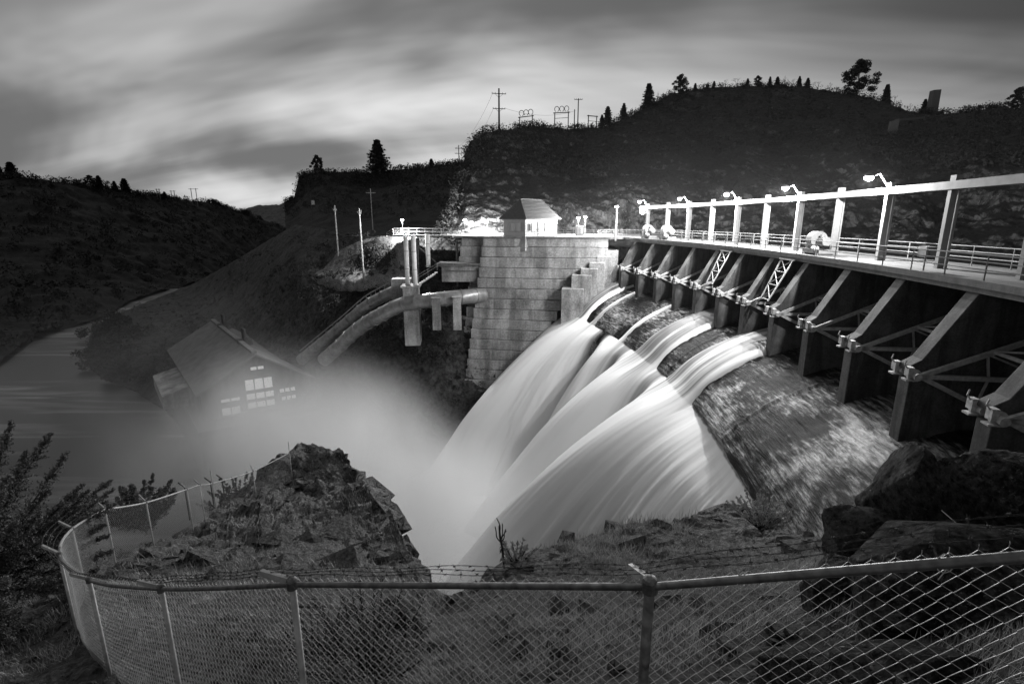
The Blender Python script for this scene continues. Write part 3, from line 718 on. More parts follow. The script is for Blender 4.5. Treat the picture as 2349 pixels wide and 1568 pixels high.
# ================================================================== lamps
def lamp(name, loc, base, label, group, watts, arm=None, post_r=.05, mat='white'):
    w = thing(name, base, label, 'lamp', group)
    loc = Vector(loc)
    mb = MB().tube([base, (loc.x, loc.y, loc.z-.05)] if arm is None else [base, arm, (loc.x, loc.y, loc.z+.02)], post_r, 8); mb.build('post', M[mat], w)
    MB().tube([loc+Vector((0,0,.26)), loc+Vector((0,0,.2)), loc+Vector((0,0,.06))], [.08, .22, .30], 12).build('lamp_shade', M['lamp_body'], w)
    MB().ball(loc, (.25, .25, .18), 12, 8).build('bulb', M['bulb'], w)
    l = point(loc, watts, .10); lo = bpy.data.objects.new('lamp_light', l); COL.objects.link(lo); lo.parent = w
    lo.location = Vector((loc.x, loc.y, loc.z-.30))-Vector(base)
    return w
GL = 'flood lamps along the hoist gantry'
for n, i in enumerate((3, 5, 7, 9, 11)):
    a = ang(i)
    lab = ['gantry flood lamp nearest the camera, highest of the row of lamps', 'second gantry flood lamp along from the camera, above the deck hoist', 'third and middle gantry flood lamp of the five on the beam', 'fourth gantry flood lamp along the beam from the camera', 'fifth gantry flood lamp, farthest on the beam, beside the trolley'][n]
    lamp('flood_lamp', pol(a, 127.6, 2.5), pol(a, 128.75, 2.02), lab, GL, LAMP_W*(1.0 if i > 3 else .55), arm=pol(a, 128.2, 2.75))
lamp('flood_lamp', at(1415, 474, 75), at(1415, 474, 75)-np.array((0, 0, 4.9)), 'flood lamp on a tall white post at the far end of the gantry', GL, LAMP_W*.9, post_r=.16)
LP = 'lamp posts on the abutment terrace'
def post_lamp(u, v, t, label, w, zb=DECK):
    p = at(u, v, t); lamp('lamp_post', p, (p[0], p[1], zb), label, LP, w)
post_lamp(1327, 499, 83, 'lamp post on the white pedestal right of the gatehouse', LAMP_W*2.2)
post_lamp(1343, 497, 88, 'slim lamp post just right of the pedestal lamp by the gatehouse', LAMP_W*3.0)
post_lamp(1066, 504, 88, 'lamp post by the footbridge railing left of the gatehouse', LAMP_W*.5)
post_lamp(1117, 505, 96, 'lamp post close to the cliff directly left of the gatehouse', LAMP_W*4)
post_lamp(922.5, 504, 88, 'lone lamp post at the far left end of the footbridge railing', LAMP_W*3.2)

# ================================================================== hoist gantry
gan = thing('hoist_gantry', pol(ang(5), 129, DECK), 'white hoist gantry beam on a long row of columns above the deck', 'gantry')
ring([(128.66,1.52),(128.66,1.92),(128.72,1.92),(128.72,1.56),(129.04,1.56),(129.04,1.92),(129.08,1.92),(129.08,1.52)], ang(-2.6), ang(11.35), 80, 'beam', M['white'], gan)
for i in range(NP0-1, NP1+1):
    a = ang(i); mb = MB()
    mb.box(pol(a, 128.82, (DECK+1.52)/2), (.10, .26, 1.52-DECK-.004), a)
    mb.box(pol(a, 129.02, (DECK+1.5)/2), (.26, .06, 1.5-DECK), a)
    mb.box(pol(a, 129.22, (DECK+1.52)/2), (.10, .24, 1.52-DECK-.006), a)
    mb.build('column', M['white'], gan)
    c = MB().box(pol(a, 128.98, 1.97), (.30, .42, .5), a); c.build('column_cap', M['white'], gan)
tr = MB(); a = ang(11.1)
tr.box(pol(a, 128.4, 1.25), (.5, .7, .35), a); tr.ball(pol(a, 128.4, .95), (.35, .4, .25)); tr.box(pol(a-.004, 128.3, 1.0), (.4, .4, .5), a)
trl = thing('hoist_trolley', pol(a, 128.4, 1.0), 'white hoist trolley hanging under the far end of the gantry beam', 'hoist'); tr.build('trolley_body', M['white'], trl)
MB().tube([pol(a, 128.4, .75), pol(a, 128.4, .15)], .02, 6).build('hook_chain', M['darkmetal'], trl)

# ================================================================== railings
def railing(name, pts, label, cat='railing', h=1.07, rails=(1.0, .72, .42), r=.028, mat='white', every=1, toe=False):
    w = thing(name, pts[0], label, cat)
    P = [Vector(p) for p in pts]
    for f in rails:
        MB().tube([p+Vector((0,0,h*f)) for p in P], r, 6).build('rail', M[mat], w)
    for p in P[::every]:
        MB().tube([p, p+Vector((0,0,h))], r*1.1, 6).build('post', M[mat], w)
    return w
railing('deck_railing', [pol(a, 127.05, DECK) for a in np.linspace(ang(-1.5), ang(11.9), 29)], 'white pipe railing along the downstream edge of the dam deck')
railing('deck_railing', [pol(a, 131.9, DECK) for a in np.linspace(ang(-1.5), ang(12.1), 29)], 'white pipe railing along the reservoir side of the dam deck')

# ================================================================== gatehouse
def V3(p, z): return (float(p[0]), float(p[1]), z)
hC = np.array((2.02, 79.6)); hd = np.array((.6, .8)); hq = np.array((-.8, .6)); hW, hL = 4.2, 9.0
house = thing('gatehouse', V3(hC+hd*hL/2+hq*hW/2, DECK), 'small gatehouse with a dark hipped shingle roof on top of the abutment', 'house')
def hp(a, b, z): return V3(hC+hd*a+hq*b, z)      # a along the long side, b across
EAVE = .1
mb = MB().hexa([hp(0,0,DECK), hp(hL,0,DECK), hp(hL,hW,DECK), hp(0,hW,DECK), hp(0,0,EAVE), hp(hL,0,EAVE), hp(hL,hW,EAVE), hp(0,hW,EAVE)])
mb.build('wall', M['siding'], house)
o_ = .5
def roof():
    m = MB(); z0, z1 = EAVE-.02, 3.15; e = [hp(-o_,-o_,z0), hp(hL+o_,-o_,z0), hp(hL+o_,hW+o_,z0), hp(-o_,hW+o_,z0)]
    e2 = [(x, y, z+.13) for x, y, z in e]; r0, r1 = hp(1.6, hW/2, z1), hp(hL-1.6, hW/2, z1)
    m.add(e+e2+[r0, r1], [(3,2,1,0),(0,1,5,4),(1,2,6,5),(2,3,7,6),(3,0,4,7),(4,5,9,8),(6,7,8,9),(7,4,8),(5,6,9)])
    o = m.build('roof', M['roofing'], house)
    # shingle courses
    for k in range(13):
        t = (k+.5)/13.5
        ms = MB()
        def lp(p, q): return tuple(p[i]+(q[i]-p[i])*t+(0, 0, .03)[i] for i in range(3))
        ms.beam(lp(e2[0], r0), lp(e2[1], r1), .10, .05); ms.beam(lp(e2[3], r0), lp(e2[0], r0), .10, .05)
        if k == 0: ro = ms
        else: ro.add(ms.v, ms.f)
    ro.build('shingle_course', M['roofing'], o)
    MB().beam(r0, r1, .22, .14).build('ridge_cap', M['roofing'], o)
roof()
def win(face, a0, a1, z0, z1, glass='glass', mull=1):
    f = MB(); pr = .05
    P_ = (lambda a, z, d: hp(-d, a, z)) if face == 'short' else (lambda a, z, d: hp(a, -d, z))
    def bar(a_, z_, b_, w_): f.beam(P_(a_, z_, pr), P_(b_, w_, pr), .09, .09)
    bar(a0, z0, a1, z0); bar(a0, z1, a1, z1); bar(a0, z0-.045, a0, z1+.045); bar(a1, z0-.045, a1, z1+.045)
    for k in range(mull): am = a0+(a1-a0)*(k+1)/(mull+1); bar(am, z0+.046, am, z1-.046)
    o = f.build('window', M['white'], house)
    MB().hexa([P_(a0+.04, z0+.04, -.01), P_(a1-.04, z0+.04, -.01), P_(a1-.04, z0+.04, .03), P_(a0+.04, z0+.04, .03), P_(a0+.04, z1-.04, -.01), P_(a1-.04, z1-.04, -.01), P_(a1-.04, z1-.04, .03), P_(a0+.04, z1-.04, .03)]).build('pane', M[glass], o)
win('short', .95, 3.1, -1.72, -.45, 'pane_pale')  if 'pane_pale' in M else None
M['pane_pale'] = plain('blind_behind_glass', .28, .3)
win('short', .95, 3.1, -1.72, -.45, 'pane_pale')
win('long', .75, 1.25, -1.65, -.6, 'glass', 0); win('long', 1.75, 3.1, -1.75, -.45, 'pane_pale', 0); win('long', 5.3, 6.7, -1.75, -.45, 'pane_pale', 1)
f = MB().hexa([hp(3.4,-.02,DECK), hp(4.7,-.02,DECK), hp(4.7,-.07,DECK), hp(3.4,-.07,DECK), hp(3.4,-.02,-.05), hp(4.7,-.02,-.05), hp(4.7,-.07,-.05), hp(3.4,-.07,-.05)]); d_ = f.build('door', M['white'], house)
MB().ball(hp(4.5,-.12,-1.5), .06).build('handle', M['darkmetal'], d_)
MB().hexa([hp(-.45,-.3,-4.6), hp(1.2,-.3,-4.6), hp(1.2,hW+.1,-4.6), hp(-.45,hW+.1,-4.6), hp(-.12,-.1,DECK-.006), hp(1.2,-.1,DECK-.006), hp(1.2,hW+.05,DECK-.006), hp(-.12,hW+.05,DECK-.006)]).build('plinth', M['block'], house)
# rail in front of the gatehouse and round the terrace
railing('terrace_railing', [tuple(np.r_[FL+ax_*(8.0+s)+nx_*(-.1), DECK]) for s in np.linspace(0, 10.5, 8)], 'white pipe railing along the terrace edge in front of the gatehouse')
railing('terrace_railing', [tuple(at(u, 541.5, t)) for u, t in ((1372,90),(1390,89),(1408,87),(1428,84))], 'white railing behind the lamp pedestal right of the gatehouse')
pe = thing('lamp_pedestal', at(1329, 545, 83), 'white cabinet pedestal under the lamp right of the gatehouse', 'cabinet')
p_ = at(1329, 545, 83); MB().box((p_[0], p_[1]+.25, DECK+.75), (1.15, .8, 1.5), .3).build('cabinet_body', M['white'], pe); MB().box((p_[0], p_[1]+.25, DECK+1.53), (1.3, .95, .06), .3).build('lid', M['white'], pe)
MB().box((p_[0]+.3, p_[1]-.2, DECK+.8), (.4, .06, .9), .3).build('door', M['steel'], pe)

# ================================================================== footbridge on the left
fa, fb = at(906, 541.5, 90), at(1068, 541.5, 84.5); fa[2] = fb[2] = DECK
fbg = thing('footbridge', (fa+fb)/2, 'lit footbridge deck joining the bank to the abutment', 'footbridge')
MB().beam(fa-(0,0,.16), fb-(0,0,.16), 2.4, .3).build('deck', M['deck'], fbg)
pst = at(1047, 548, 84.5); q_ = MB().tube([pst, (pst[0], pst[1], -11)], .16, 8); q_.build('post', M['white'], fbg)
fdir = (fb-fa)/np.linalg.norm(fb-fa)
MB().beam(pst+(0,0,-2.4), pst+fdir*2.0-(0,0,.2), .14).build('brace', M['white'], fbg)
MB().beam(pst-fdir*9+(0,0,-.3), pst-fdir*1+(0,0,-6.2), .16).build('brace', M['wood'], fbg)
foff = np.array((fdir[1], -fdir[0], 0))*1.1
rp = [fa+fdir*s+foff for s in np.linspace(.5, np.linalg.norm(fb-fa)-.3, 9)]
rp = [rp[0]-fdir*1.4-(0,0,.75)]+rp
railing('bridge_railing', [tuple(p) for p in rp], 'white pipe railing along the near side of the lit footbridge', rails=(1.0, .66, .34))
railing('bridge_railing', [tuple(fa+fdir*s-foff) for s in np.linspace(.5, np.linalg.norm(fb-fa)-.3, 9)], 'white pipe railing along the far side of the lit footbridge', rails=(1.0, .5))

# ================================================================== pipes, vents and platform by the abutment
def curve_pts(pts, n=40):
    P = np.array(pts, float); k = len(P); T = np.linspace(0, k-1, n); out = []
    for t in T:
        i = min(int(t), k-2); f = t-i; p0, p1, p2, p3 = P[max(i-1, 0)], P[i], P[i+1], P[min(i+2, k-1)]
        out.append(.5*((2*p1)+(-p0+p2)*f+(2*p0-5*p1+4*p2-p3)*f*f+(-p0+3*p1-3*p2+p3)*f**3))
    return out
def pipe(name, pts, r, label, rib=2.4):
    C_ = curve_pts(pts, 60); w = thing(name, C_[0], label, 'pipe')
    MB().tube(C_, r, 20).build('shell', M['pipe'], w, smooth=True)
    acc = 0
    for a, b in zip(C_[:-1], C_[1:]):
        acc += np.linalg.norm(b-a)
        if acc > rib: acc = 0; d = (b-a)/np.linalg.norm(b-a); MB().tube([a-d*.09, a+d*.09], r+.09, 20).build('joint_ring', M['pipe'], w, smooth=False)
    return w, C_
U_ = [at(*q) for q in ((935,664,82),(904,669,83),(870,685,84.5),(835,706,86),(785,749,88),(732,792,90),(690,826,92))]
wU, cU = pipe('penstock', U_, .95, 'upper penstock with a bright handrail on top, sloping down toward the powerhouse')
MB().tube([p+np.array((0,0,1.75)) for p in cU[4:]], .11, 6).build('handrail', M['white'], wU)
mbp = MB()
for p in cU[4::3]: mbp.tube([p+np.array((0,0,.85)), p+np.array((0,0,1.75))], .03, 5)
mbp.build('handrail_post', M['white'], wU)
L_ = [at(*q) for q in ((1108,677,80.5),(1070,680,78),(1012,686,77),(960,692,77.5),(915,701,79),(874,722,80),(845,738,82),(812,762,84),(776,796,86),(742,826,88))]
wL, cL = pipe('penstock', L_, 1.12, 'lower round steel penstock with shiny joints under the railed one', 2.0)
def vertical(u, vb, vt, t):
    b = at(u, vb, t); r = ray(u, vt); return b, b[1]*r[2]/r[1]
for n, (u, vb, vt, t, lab) in enumerate(((935.5,656,541.5,80,'pale vent pipe standing leftmost on the penstock anchor block'), (953,659,541.5,79,'pale vent pipe standing second from left on the anchor block'), (983,612,537,84,'shorter pale vent pipe standing behind the platform stairs'))):
    b, zt = vertical(u, vb, vt, t); w = thing('vent_pipe', b, lab, 'pipe', 'vent pipes of the penstocks')
    MB().tube([b, (b[0], b[1], zt)], .36, 16).build('stack', M['vent'], w, smooth=True)
    m = MB()
    for f_ in (.02, .35, .7): z = b[2]+(zt-b[2])*f_; m.tube([(b[0], b[1], z), (b[0], b[1], z+.1)], .40, 16)
    m.build('flange', M['steel'], w)
ab = at(943, 690, 79); abk = thing('anchor_block', (ab[0], ab[1], -16), 'concrete anchor block carrying the two tall vent pipes', 'concrete block')
za = at(943, 657, 79)[2]
MB().box((ab[0], ab[1]+.6, (za-19)/2), (2.3, 3.4, za+19), .1).build('block', M['block'], abk); MB().box((ab[0], ab[1]+.6, za+.13), (2.9, 3.9, .25), .1).build('cap', M['block'], abk)
b2 = at(915, 662, 82); MB().box((b2[0]+.4, b2[1]+.5, b2[2]-1), (3.0, 2.6, 5.2), .1).build('side_block', M['block'], abk)
for n, (u, v0, v1) in enumerate(((999,684,712),(1047,682,704))):
    p = at(u, v0, 75.5); s = thing('pipe_saddle', (p[0], p[1], -15), ('left', 'right')[n]+' concrete saddle block under the horizontal length of penstock', 'concrete block')
    MB().box((p[0], p[1]+.6, (p[2]-16)/2), (1.2, 1.6, p[2]+16), .1).build('pedestal', M['block'], s); MB().box((p[0], p[1]+.6, p[2]+.05), (1.5, 1.8, .1), .1).build('cap', M['block'], s)
pa, pb = at(1003, 612, 80.5), at(1104, 612, 80.5); zp = -6.6
plt = thing('platform', ((pa+pb)/2)[:2].tolist()+[zp-2.5], 'concrete valve platform left of the abutment, above the horizontal penstock', 'platform')
c_ = (pa+pb)/2
MB().box((c_[0], c_[1]+1.5, zp-.15), (pb[0]-pa[0], 4.6, .3)).build('slab', M['deck'], plt); MB().box((c_[0]+.3, c_[1]+1.8, zp-1.6), (pb[0]-pa[0]-.8, 4, 2.6)).build('wall', M['block'], plt)
MB().box((c_[0]+.5, c_[1]-.3, zp-1.2), (pb[0]-pa[0]-1.8, .12, .12)).build('ledge', M['deck'], plt)
railing('stair_railing', [tuple(at(u, v, t)) for u, v, t in ((941,656,79),(960,646,79.3),(982,633,79.6),(1003,620,79.8),(1040,619,79.8),(1072,620,79.8))], 'bright handrail climbing from the anchor block to the valve platform', rails=(1.0, .6))
st = MB(); s0, s1 = at(945, 662, 79.6), at(1000, 625, 80.2)
for k in range(12): p = s0+(s1-s0)*(k/11); st.box((p[0], p[1], p[2]), (.45, 1.0, .06))
stt = thing('stairs', s0, 'narrow metal stairs from the anchor block up to the platform', 'stairs'); st.build('tread', M['steel'], stt); MB().beam(s0-(0,.5,.1), s1-(0,.5,.1), .08, .25).build('stringer', M['steel'], stt)

# ================================================================== powerhouse in the mist
pw0, pw1 = np.array((-50.6, 78.8)), np.array((-36.2, 88.0)); pax = (pw1-pw0)/np.linalg.norm(pw1-pw0); pn = np.array((pax[1], -pax[0])); pL = 37.0; pW = np.linalg.norm(pw1-pw0); PB, PE, PR_ = -32.2, -27.4, -22.2
pdir = np.array((-.63, .776))
def pp(a, l, z): return V3(pw0+pax*a+pdir*l, z)
ph = thing('powerhouse', pp(pW/2, pL/2, PB), 'misty powerhouse with a long pitched roof and lit gable windows by the river', 'powerhouse')
MB().add([pp(0,0,PB),pp(pW,0,PB),pp(pW,pL,PB),pp(0,pL,PB),pp(0,0,PE),pp(pW,0,PE),pp(pW,pL,PE),pp(0,pL,PE),pp(pW*.5,0,PR_),pp(pW*.5,pL,PR_)],
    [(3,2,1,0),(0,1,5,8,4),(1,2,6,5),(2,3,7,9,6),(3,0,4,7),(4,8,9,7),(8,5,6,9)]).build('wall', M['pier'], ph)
rf = MB()
for s_ in (0, 1):
    a0 = -.7 if s_ == 0 else pW+.7; sl = (PR_-PE)/(pW/2)
    q = [pp(a0, -.8, PE-.7*sl+.1), pp(a0, pL+.6, PE-.7*sl+.1), pp(pW*.5, pL+.6, PR_+.1), pp(pW*.5, -.8, PR_+.1)]
    rf.hexa([q[0], q[1], q[2], q[3]]+[(x, y, z+.3) for x, y, z in q])
rfo = rf.build('roof', M['ph_roof'], ph)
MB().beam(pp(pW/2, 0, PR_+.5), pp(pW/2, pL, PR_+.5), .8, .5).build('ridge_vent', M['ph_roof'], rfo)
for l in (10.5, 29):
    m = MB(); 
    for k in (-.7, 0, .7): c = pp(pW/2+.8, l+k, PR_+.9); m.tube([c, (c[0], c[1], c[2]+1.9)], .28, 8)
    c = pp(pW/2+.8, l, PR_+.3); m.box(c, (1.4, 2.4, 1.2), 2.2); m.build('chimney', M['pier'], rfo)
def on_plane(u, v, p0, n):
    r = ray(u, v); return r*((p0[0]*n[0]+p0[1]*n[1])/(r[0]*n[0]+r[1]*n[1]))
for (u0, v0, u1, v1, nb) in ((573,839,606,848,2),(561,866,626,893,3),(564,898,630,913,3),(567,918,632,933,3),(505,912,552,921,2),(508,932,553,951,2),(640,888,678,898,3),(645,906,680,916,3)):
    c = .5*(on_plane(u0, v1, pw0, pn)+on_plane(u1, v0, pw0, pn)); a = (c[:2]-pw0)@pax
    w_ = abs((on_plane(u1, v1, pw0, pn)[:2]-on_plane(u0, v1, pw0, pn)[:2])@pax)
    h_ = abs(on_plane(u0, v0, pw0, pn)[2]-on_plane(u0, v1, pw0, pn)[2])*.97
    fr = MB(); x0, x1 = a-w_/2, a+w_/2; z0, z1 = c[2]-h_/2, c[2]+h_/2
    def pf(a_, z, d): return V3(pw0+pax*a_+pn*d, z)
    for k in range(nb+1): xk = x0+(x1-x0)*k/nb; fr.beam(pf(xk, z0-.05, .06), pf(xk, z1+.05, .06), .12)
    fr.beam(pf(x0+.06, z0, .06), pf(x1-.06, z0, .06), .1); fr.beam(pf(x0+.06, z1, .06), pf(x1-.06, z1, .06), .1)
    o = fr.build('window', M['darkmetal'], ph)
    MB().hexa([pf(x0+.05,z0,-.02),pf(x1-.05,z0,-.02),pf(x1-.05,z0,.04),pf(x0+.05,z0,.04),pf(x0+.05,z1,-.02),pf(x1-.05,z1,-.02),pf(x1-.05,z1,.04),pf(x0+.05,z1,.04)]).build('pane', M['litwin'], o)
# annex along the left eave
MB().hexa([pp(-4.5,10,PB),pp(-.02,10,PB),pp(-.02,26,PB),pp(-4.5,26,PB),pp(-4.5,10,PE-2.4),pp(-.02,10,PE-1.2),pp(-.02,26,PE-1.2),pp(-4.5,26,PE-2.4)]).build('annex', M['block'], ph)
# tailrace wall
tw_ = thing('tailrace_wall', pp(pW/2, -3, GORGE), 'pale concrete tailrace wall below the powerhouse windows', 'wall')
MB().hexa([pp(-1.5,-5.0,GORGE-2),pp(pW+8,-5,GORGE-2),pp(pW+8,pL,GORGE-2),pp(-1.5,pL,GORGE-2),pp(-1.5,-5,PB-.01),pp(pW+8,-5,PB-.01),pp(pW+8,pL,PB-.01),pp(-1.5,pL,PB-.01)]).build('retaining_wall', M['palewall'] if 'palewall' in M else M['deck'], tw_)

# ================================================================== poles, wires, switchyard
def pole(u, vb, vt, t, label, arms=(), r=.16, group=None, mat='wood', yaw=0.0, name='utility_pole', braces=False):
    b, zt = vertical(u, vb, vt, t); w = thing(name, b, label, 'utility pole', group)
    MB().tube([(b[0], b[1], b[2]-1), (b[0], b[1], zt)], [r*1.15, r*.8], 8).build('mast', M[mat], w)
    for dz, half in arms:
        m = MB(); z = zt-dz; c, s = math.cos(yaw)*half, math.sin(yaw)*half
        m.beam((b[0]-c, b[1]-s, z), (b[0]+c, b[1]+s, z), .16, .2)
        if braces:
            m.beam((b[0]-c*.6, b[1]-s*.6, z), (b[0], b[1], z-half*.5), .08); m.beam((b[0]+c*.6, b[1]+s*.6, z), (b[0], b[1], z-half*.5), .08)
        o = m.build('crossarm', M[mat], w); ins = MB()
        for f_ in (-.95, -.5, .5, .95): ins.tube([(b[0]+c*f_, b[1]+s*f_, z+.1), (b[0]+c*f_, b[1]+s*f_, z+.42)], .07, 6)
        ins.build('insulator', M['darkmetal'], o)
    return w, (b[0], b[1], zt)
UP = 'timber utility poles around the dam'
M['polewood'] = plain('pole_timber', .16, .85, 0, 5, .3)
pole(778, 607, 471, 104, 'bare timber pole left of the gravel bank, leftmost of the near pair', [(.9, .35)], group=UP, mat='polewood')
pole(834.5, 637, 478, 93, 'taller bare timber pole rising from the lit terrace', [(.7, .3)], .17, UP, 'polewood')
pole(856, 536, 432, 132, 'utility pole with one crossarm in front of the dark plateau', [(1.1, 1.2)], .15, UP, 'polewood')
_, topA = pole(1145, 306, 203, 172, 'tall utility pole with two double crossarms on the cliff top', [(1.6, 2.4), (6.2, 2.1)], .3, UP, 'darkmetal', .2, braces=True)
_, topB = pole(1053, 376, 333, 235, 'distant pole with two crossarms below the cliff edge', [(1.4, 1.6), (3.6, 1.8)], .2, UP, 'darkmetal')
_, topC = pole(1325, 297, 226, 205, 'pole with a single top crossarm in the hilltop switchyard', [(.4, 1.6)], .22, UP, 'darkmetal')
pole(1317, 297, 251, 205, 'short plain pole close beside the switchyard crossarm pole', [], .2, UP, 'darkmetal')
pole(1285, 318, 282, 190, 'low stub pole on the slope below the switchyard frames', [(.6, .7)], .18, UP, 'darkmetal')
HF = 'twin pole pylons on the far hill'
for u0, u1, vb, vt, t, lab in ((361,367,450,433,470,'far left twin pole pylon on the hill across the river'), (394,401,452,437,500,'middle small twin pole pylon on the hill across the river'), (442,453,465,432,520,'largest twin pole pylon on the hill across the river')):
    b0, z0 = vertical(u0, vb, vt, t); b1, z1 = vertical(u1, vb, vt, t); w = thing('pylon', b0, lab, 'pylon', HF)
    for b, z in ((b0, z0), (b1, z1)): MB().tube([(b[0], b[1], b[2]-3), (b[0], b[1], z)], .3, 6).build('mast', M['polewood'], w)
    d = b1-b0; MB().beam((b0[0]-d[0]*.5, b0[1]-d[1]*.5, z0-.6), (b1[0]+d[0]*.5, b1[1]+d[1]*.5, z1-.6), .35).build('crossarm', M['polewood'], w)
FR_ = 'switchyard frames on the hilltop'
def frame(u0, u1, vb0, vb1, vt0, vt1, t, lab, rings=True):
    b0, z0 = vertical(u0, vb0, vt0, t); b1, z1 = vertical(u1, vb1, vt1, t*1.02); w = thing('switch_frame', b0, lab, 'switchgear', FR_)
    for b, z in ((b0, z0), (b1, z1)): MB().tube([(b[0], b[1], b[2]-3), (b[0], b[1], z)], .2, 6).build('mast', M['darkmetal'], w)
    d = b1-b0; MB().beam((b0[0]-d[0]*.1, b0[1], z0-.25), (b1[0]+d[0]*.1, b1[1], z1-.25), .3).build('beam', M['darkmetal'], w)
    MB().beam((b0[0], b0[1], z0-2.2), (b1[0], b1[1], z1-2.2), .16).build('lower_beam', M['darkmetal'], w)
    if rings:
        for f_ in (.14, .5, .86):
            c = b0+(b1-b0)*f_; z = z0+(z1-z0)*f_+1.1; R = .95
            MB().tube([(c[0]+R*math.sin(a)*.9, c[1], z-R*math.cos(a)) for a in np.linspace(.35, 2*math.pi-.35, 16)], .12, 5).build('bus_loop', M['darkmetal'], w)
frame(1192, 1221, 291, 291, 268, 264, 188, 'low switch frame with three loops on the left of the hilltop')
frame(1272, 1303, 300, 299, 258, 256, 198, 'tall switch frame with three loops beside the hilltop poles')
frame(1349, 1368, 296, 294, 264, 266, 210, 'small square switch frame right of the hilltop crossarm pole', False)
frame(1245, 1268, 300, 302, 286, 288, 192, 'low horizontal bus rack between the two looped frames', False)
def wire(name, p0, p1, sag, label, r=.035):
    P0, P1 = np.array(p0), np.array(p1); pts = [P0+(P1-P0)*f-np.array((0, 0, sag*4*f*(1-f))) for f in np.linspace(0, 1, 16)]
    o = MB().tube(pts, r, 4, False).build(name, M['darkmetal']); tag(o, label, 'power line', 'power lines over the hill'); return o
wire('power_line', np.array(topA)+(-2,0,-1.4), np.array(topB)+(-1.2,0,-1.2), 3, 'upper wire slung from the clifftop pole down to the distant pole')
wire('power_line', np.array(topA)+(-1.8,0,-6), np.array(topB)+(1.2,0,-3.4), 3, 'lower wire slung from the clifftop pole down to the distant pole')
wire('power_line', np.array(topA)+(1.8,0,-6), np.array(topC)+(-1,0,-4.5), 2, 'wire running from the clifftop pole across to the switchyard pole')
ts = at(714, 464, 150); w = thing('transformer', ts-(0,0,1.2), 'pale transformer can on a short pole against the dark plateau cliff', 'transformer')
MB().tube([ts-(0,0,5), ts+(0,0,2.2)], .14, 6).build('mast', M['darkmetal'], w); MB().tube([ts+(.6,-.3,-.7), ts+(.6,-.3,.5)], .5, 10).build('can', M['steel'], w)
MB().beam(ts+(-1.6,0,1.4), ts+(1.6,0,1.9), .18).build('crossarm', M['darkmetal'], w)

# ================================================================== deck machines
def hoist(i, off, label, s=1.0):
    a = ang(i); b = pol(a, 128.0, DECK); w = thing('gate_hoist', b, label, 'hoist', 'white gate hoists on the deck')
    tx = np.array((-math.sin(a), math.cos(a), 0)); rx = np.array((math.cos(a), math.sin(a), 0))
    L = lambda x, y, z: b+tx*x*s+rx*y*s+np.array((0, 0, z*s))
    MB().box(L(0, 0, .22), (.9*s, 2.0*s, .22*s), a).build('base_frame', M['white'], w)
    for x in (-.8, .8): MB().box(L(x, 0, .06), (1.0*s, .25*s, .12*s), a).build('foot', M['white'], w)
    MB().tube([L(-.05, 0, .95), L(.62, 0, .95)], .52*s, 18).build('drum', M['white'], w, smooth=False)
    MB().tube([L(.66, 0, .95), L(.76, 0, .95)], .40*s, 18).build('drum_cover', M['white'], w)
    MB().tube([L(-.85, .05, .85), L(-.12, .05, .85)], .28*s, 12).build('motor', M['white'], w)
    MB().tube([L(.8, .0, .6), L(1.15, .0, .6)], .26*s, 12).build('gearbox', M['white'], w)
    MB().tube([L(-.35, 0, 1.05), L(-.35, 0, 1.3)], .12*s, 8).build('oil_cap', M['white'], w)
    MB().tube([L(-.7, -.45, .42), L(-.3, -.45, .42)], .16*s, 10).build('brake', M['steel'], w)
hoist(4.05, 0, 'nearest white drum hoist on the deck, by the railing', 1.15)
hoist(9.6, 0, 'white drum hoist near the far end of the deck, right one of the two', 1.25)
hoist(10.55, 0, 'farthest white drum hoist on the deck, beside the gantry end', 1.25)
bx = pol(ang(1.72), 127.3, DECK+.95); w = thing('control_box', bx-(0,0,.28), 'grey control box with a pale lid hung on the near deck railing', 'control box')
MB().box(bx, (.42, .62, .52), ang(1.72)).build('housing', M['steel'], w); MB().box(bx+np.array((.02, -.36, .03)), (.30, .08, .46), ang(1.72)).build('lid', M['white'], w); MB().tube([bx-(0,0,.26), (bx[0], bx[1], DECK)], .04, 6).build('stand', M['steel'], w)
# ladder frame hanging from the deck at the seventh pier
def scaffold(i, label):
    a = ang(i); w = thing('access_ladder', pol(a, 126.6, -5.6), label, 'ladder', 'steel access frames hung under the deck edge')
    tx = np.array((-math.sin(a), math.cos(a), 0))*.9
    top = [pol(a, 126.95, -3.0)-tx, pol(a, 126.95, -3.0)+tx]; bot = [pol(a, 125.5, -6.2)-tx*.7, pol(a, 125.5, -6.2)+tx*.7]
    for t_, b_ in zip(top, bot): MB().beam(t_, b_, .09).build('stringer', M['gate'], w)
    MB().beam(top[0]-tx*.3, top[1]+tx*.3, .12).build('head_beam', M['gate'], w)
    m = MB()
    for f_ in (.3, .62, .97): m.beam(top[0]+(bot[0]-top[0])*f_, top[1]+(bot[1]-top[1])*f_, .06)
    for f_ in (.0, .32, .64): m.beam(top[0]+(bot[0]-top[0])*f_, top[1]+(bot[1]-top[1])*(f_+.3), .05); m.beam(top[1]+(bot[1]-top[1])*f_, top[0]+(bot[0]-top[0])*(f_+.3), .05)
    m.build('rung', M['gate'], w)
scaffold(4.45, 'braced steel frame hung in the bay between two near piers')
scaffold(6.55, 'bright braced steel frame hung above the middle water jet')

GATE_N = {1: 'over the middle water jet'}
for k, w in enumerate(GATES):
    n = k
    w['label'] = ['radial gate arms nearest the camera, partly out of frame' , 'radial gate behind the boulders, second from the right'][k] if k < 2 else '%s steel radial gate from the right, braced arms between piers%s' % (ORD[k], {5: ', water running under it', 7: ', water running under it', 12: ', beside the stepped wall'}.get(k, ''))

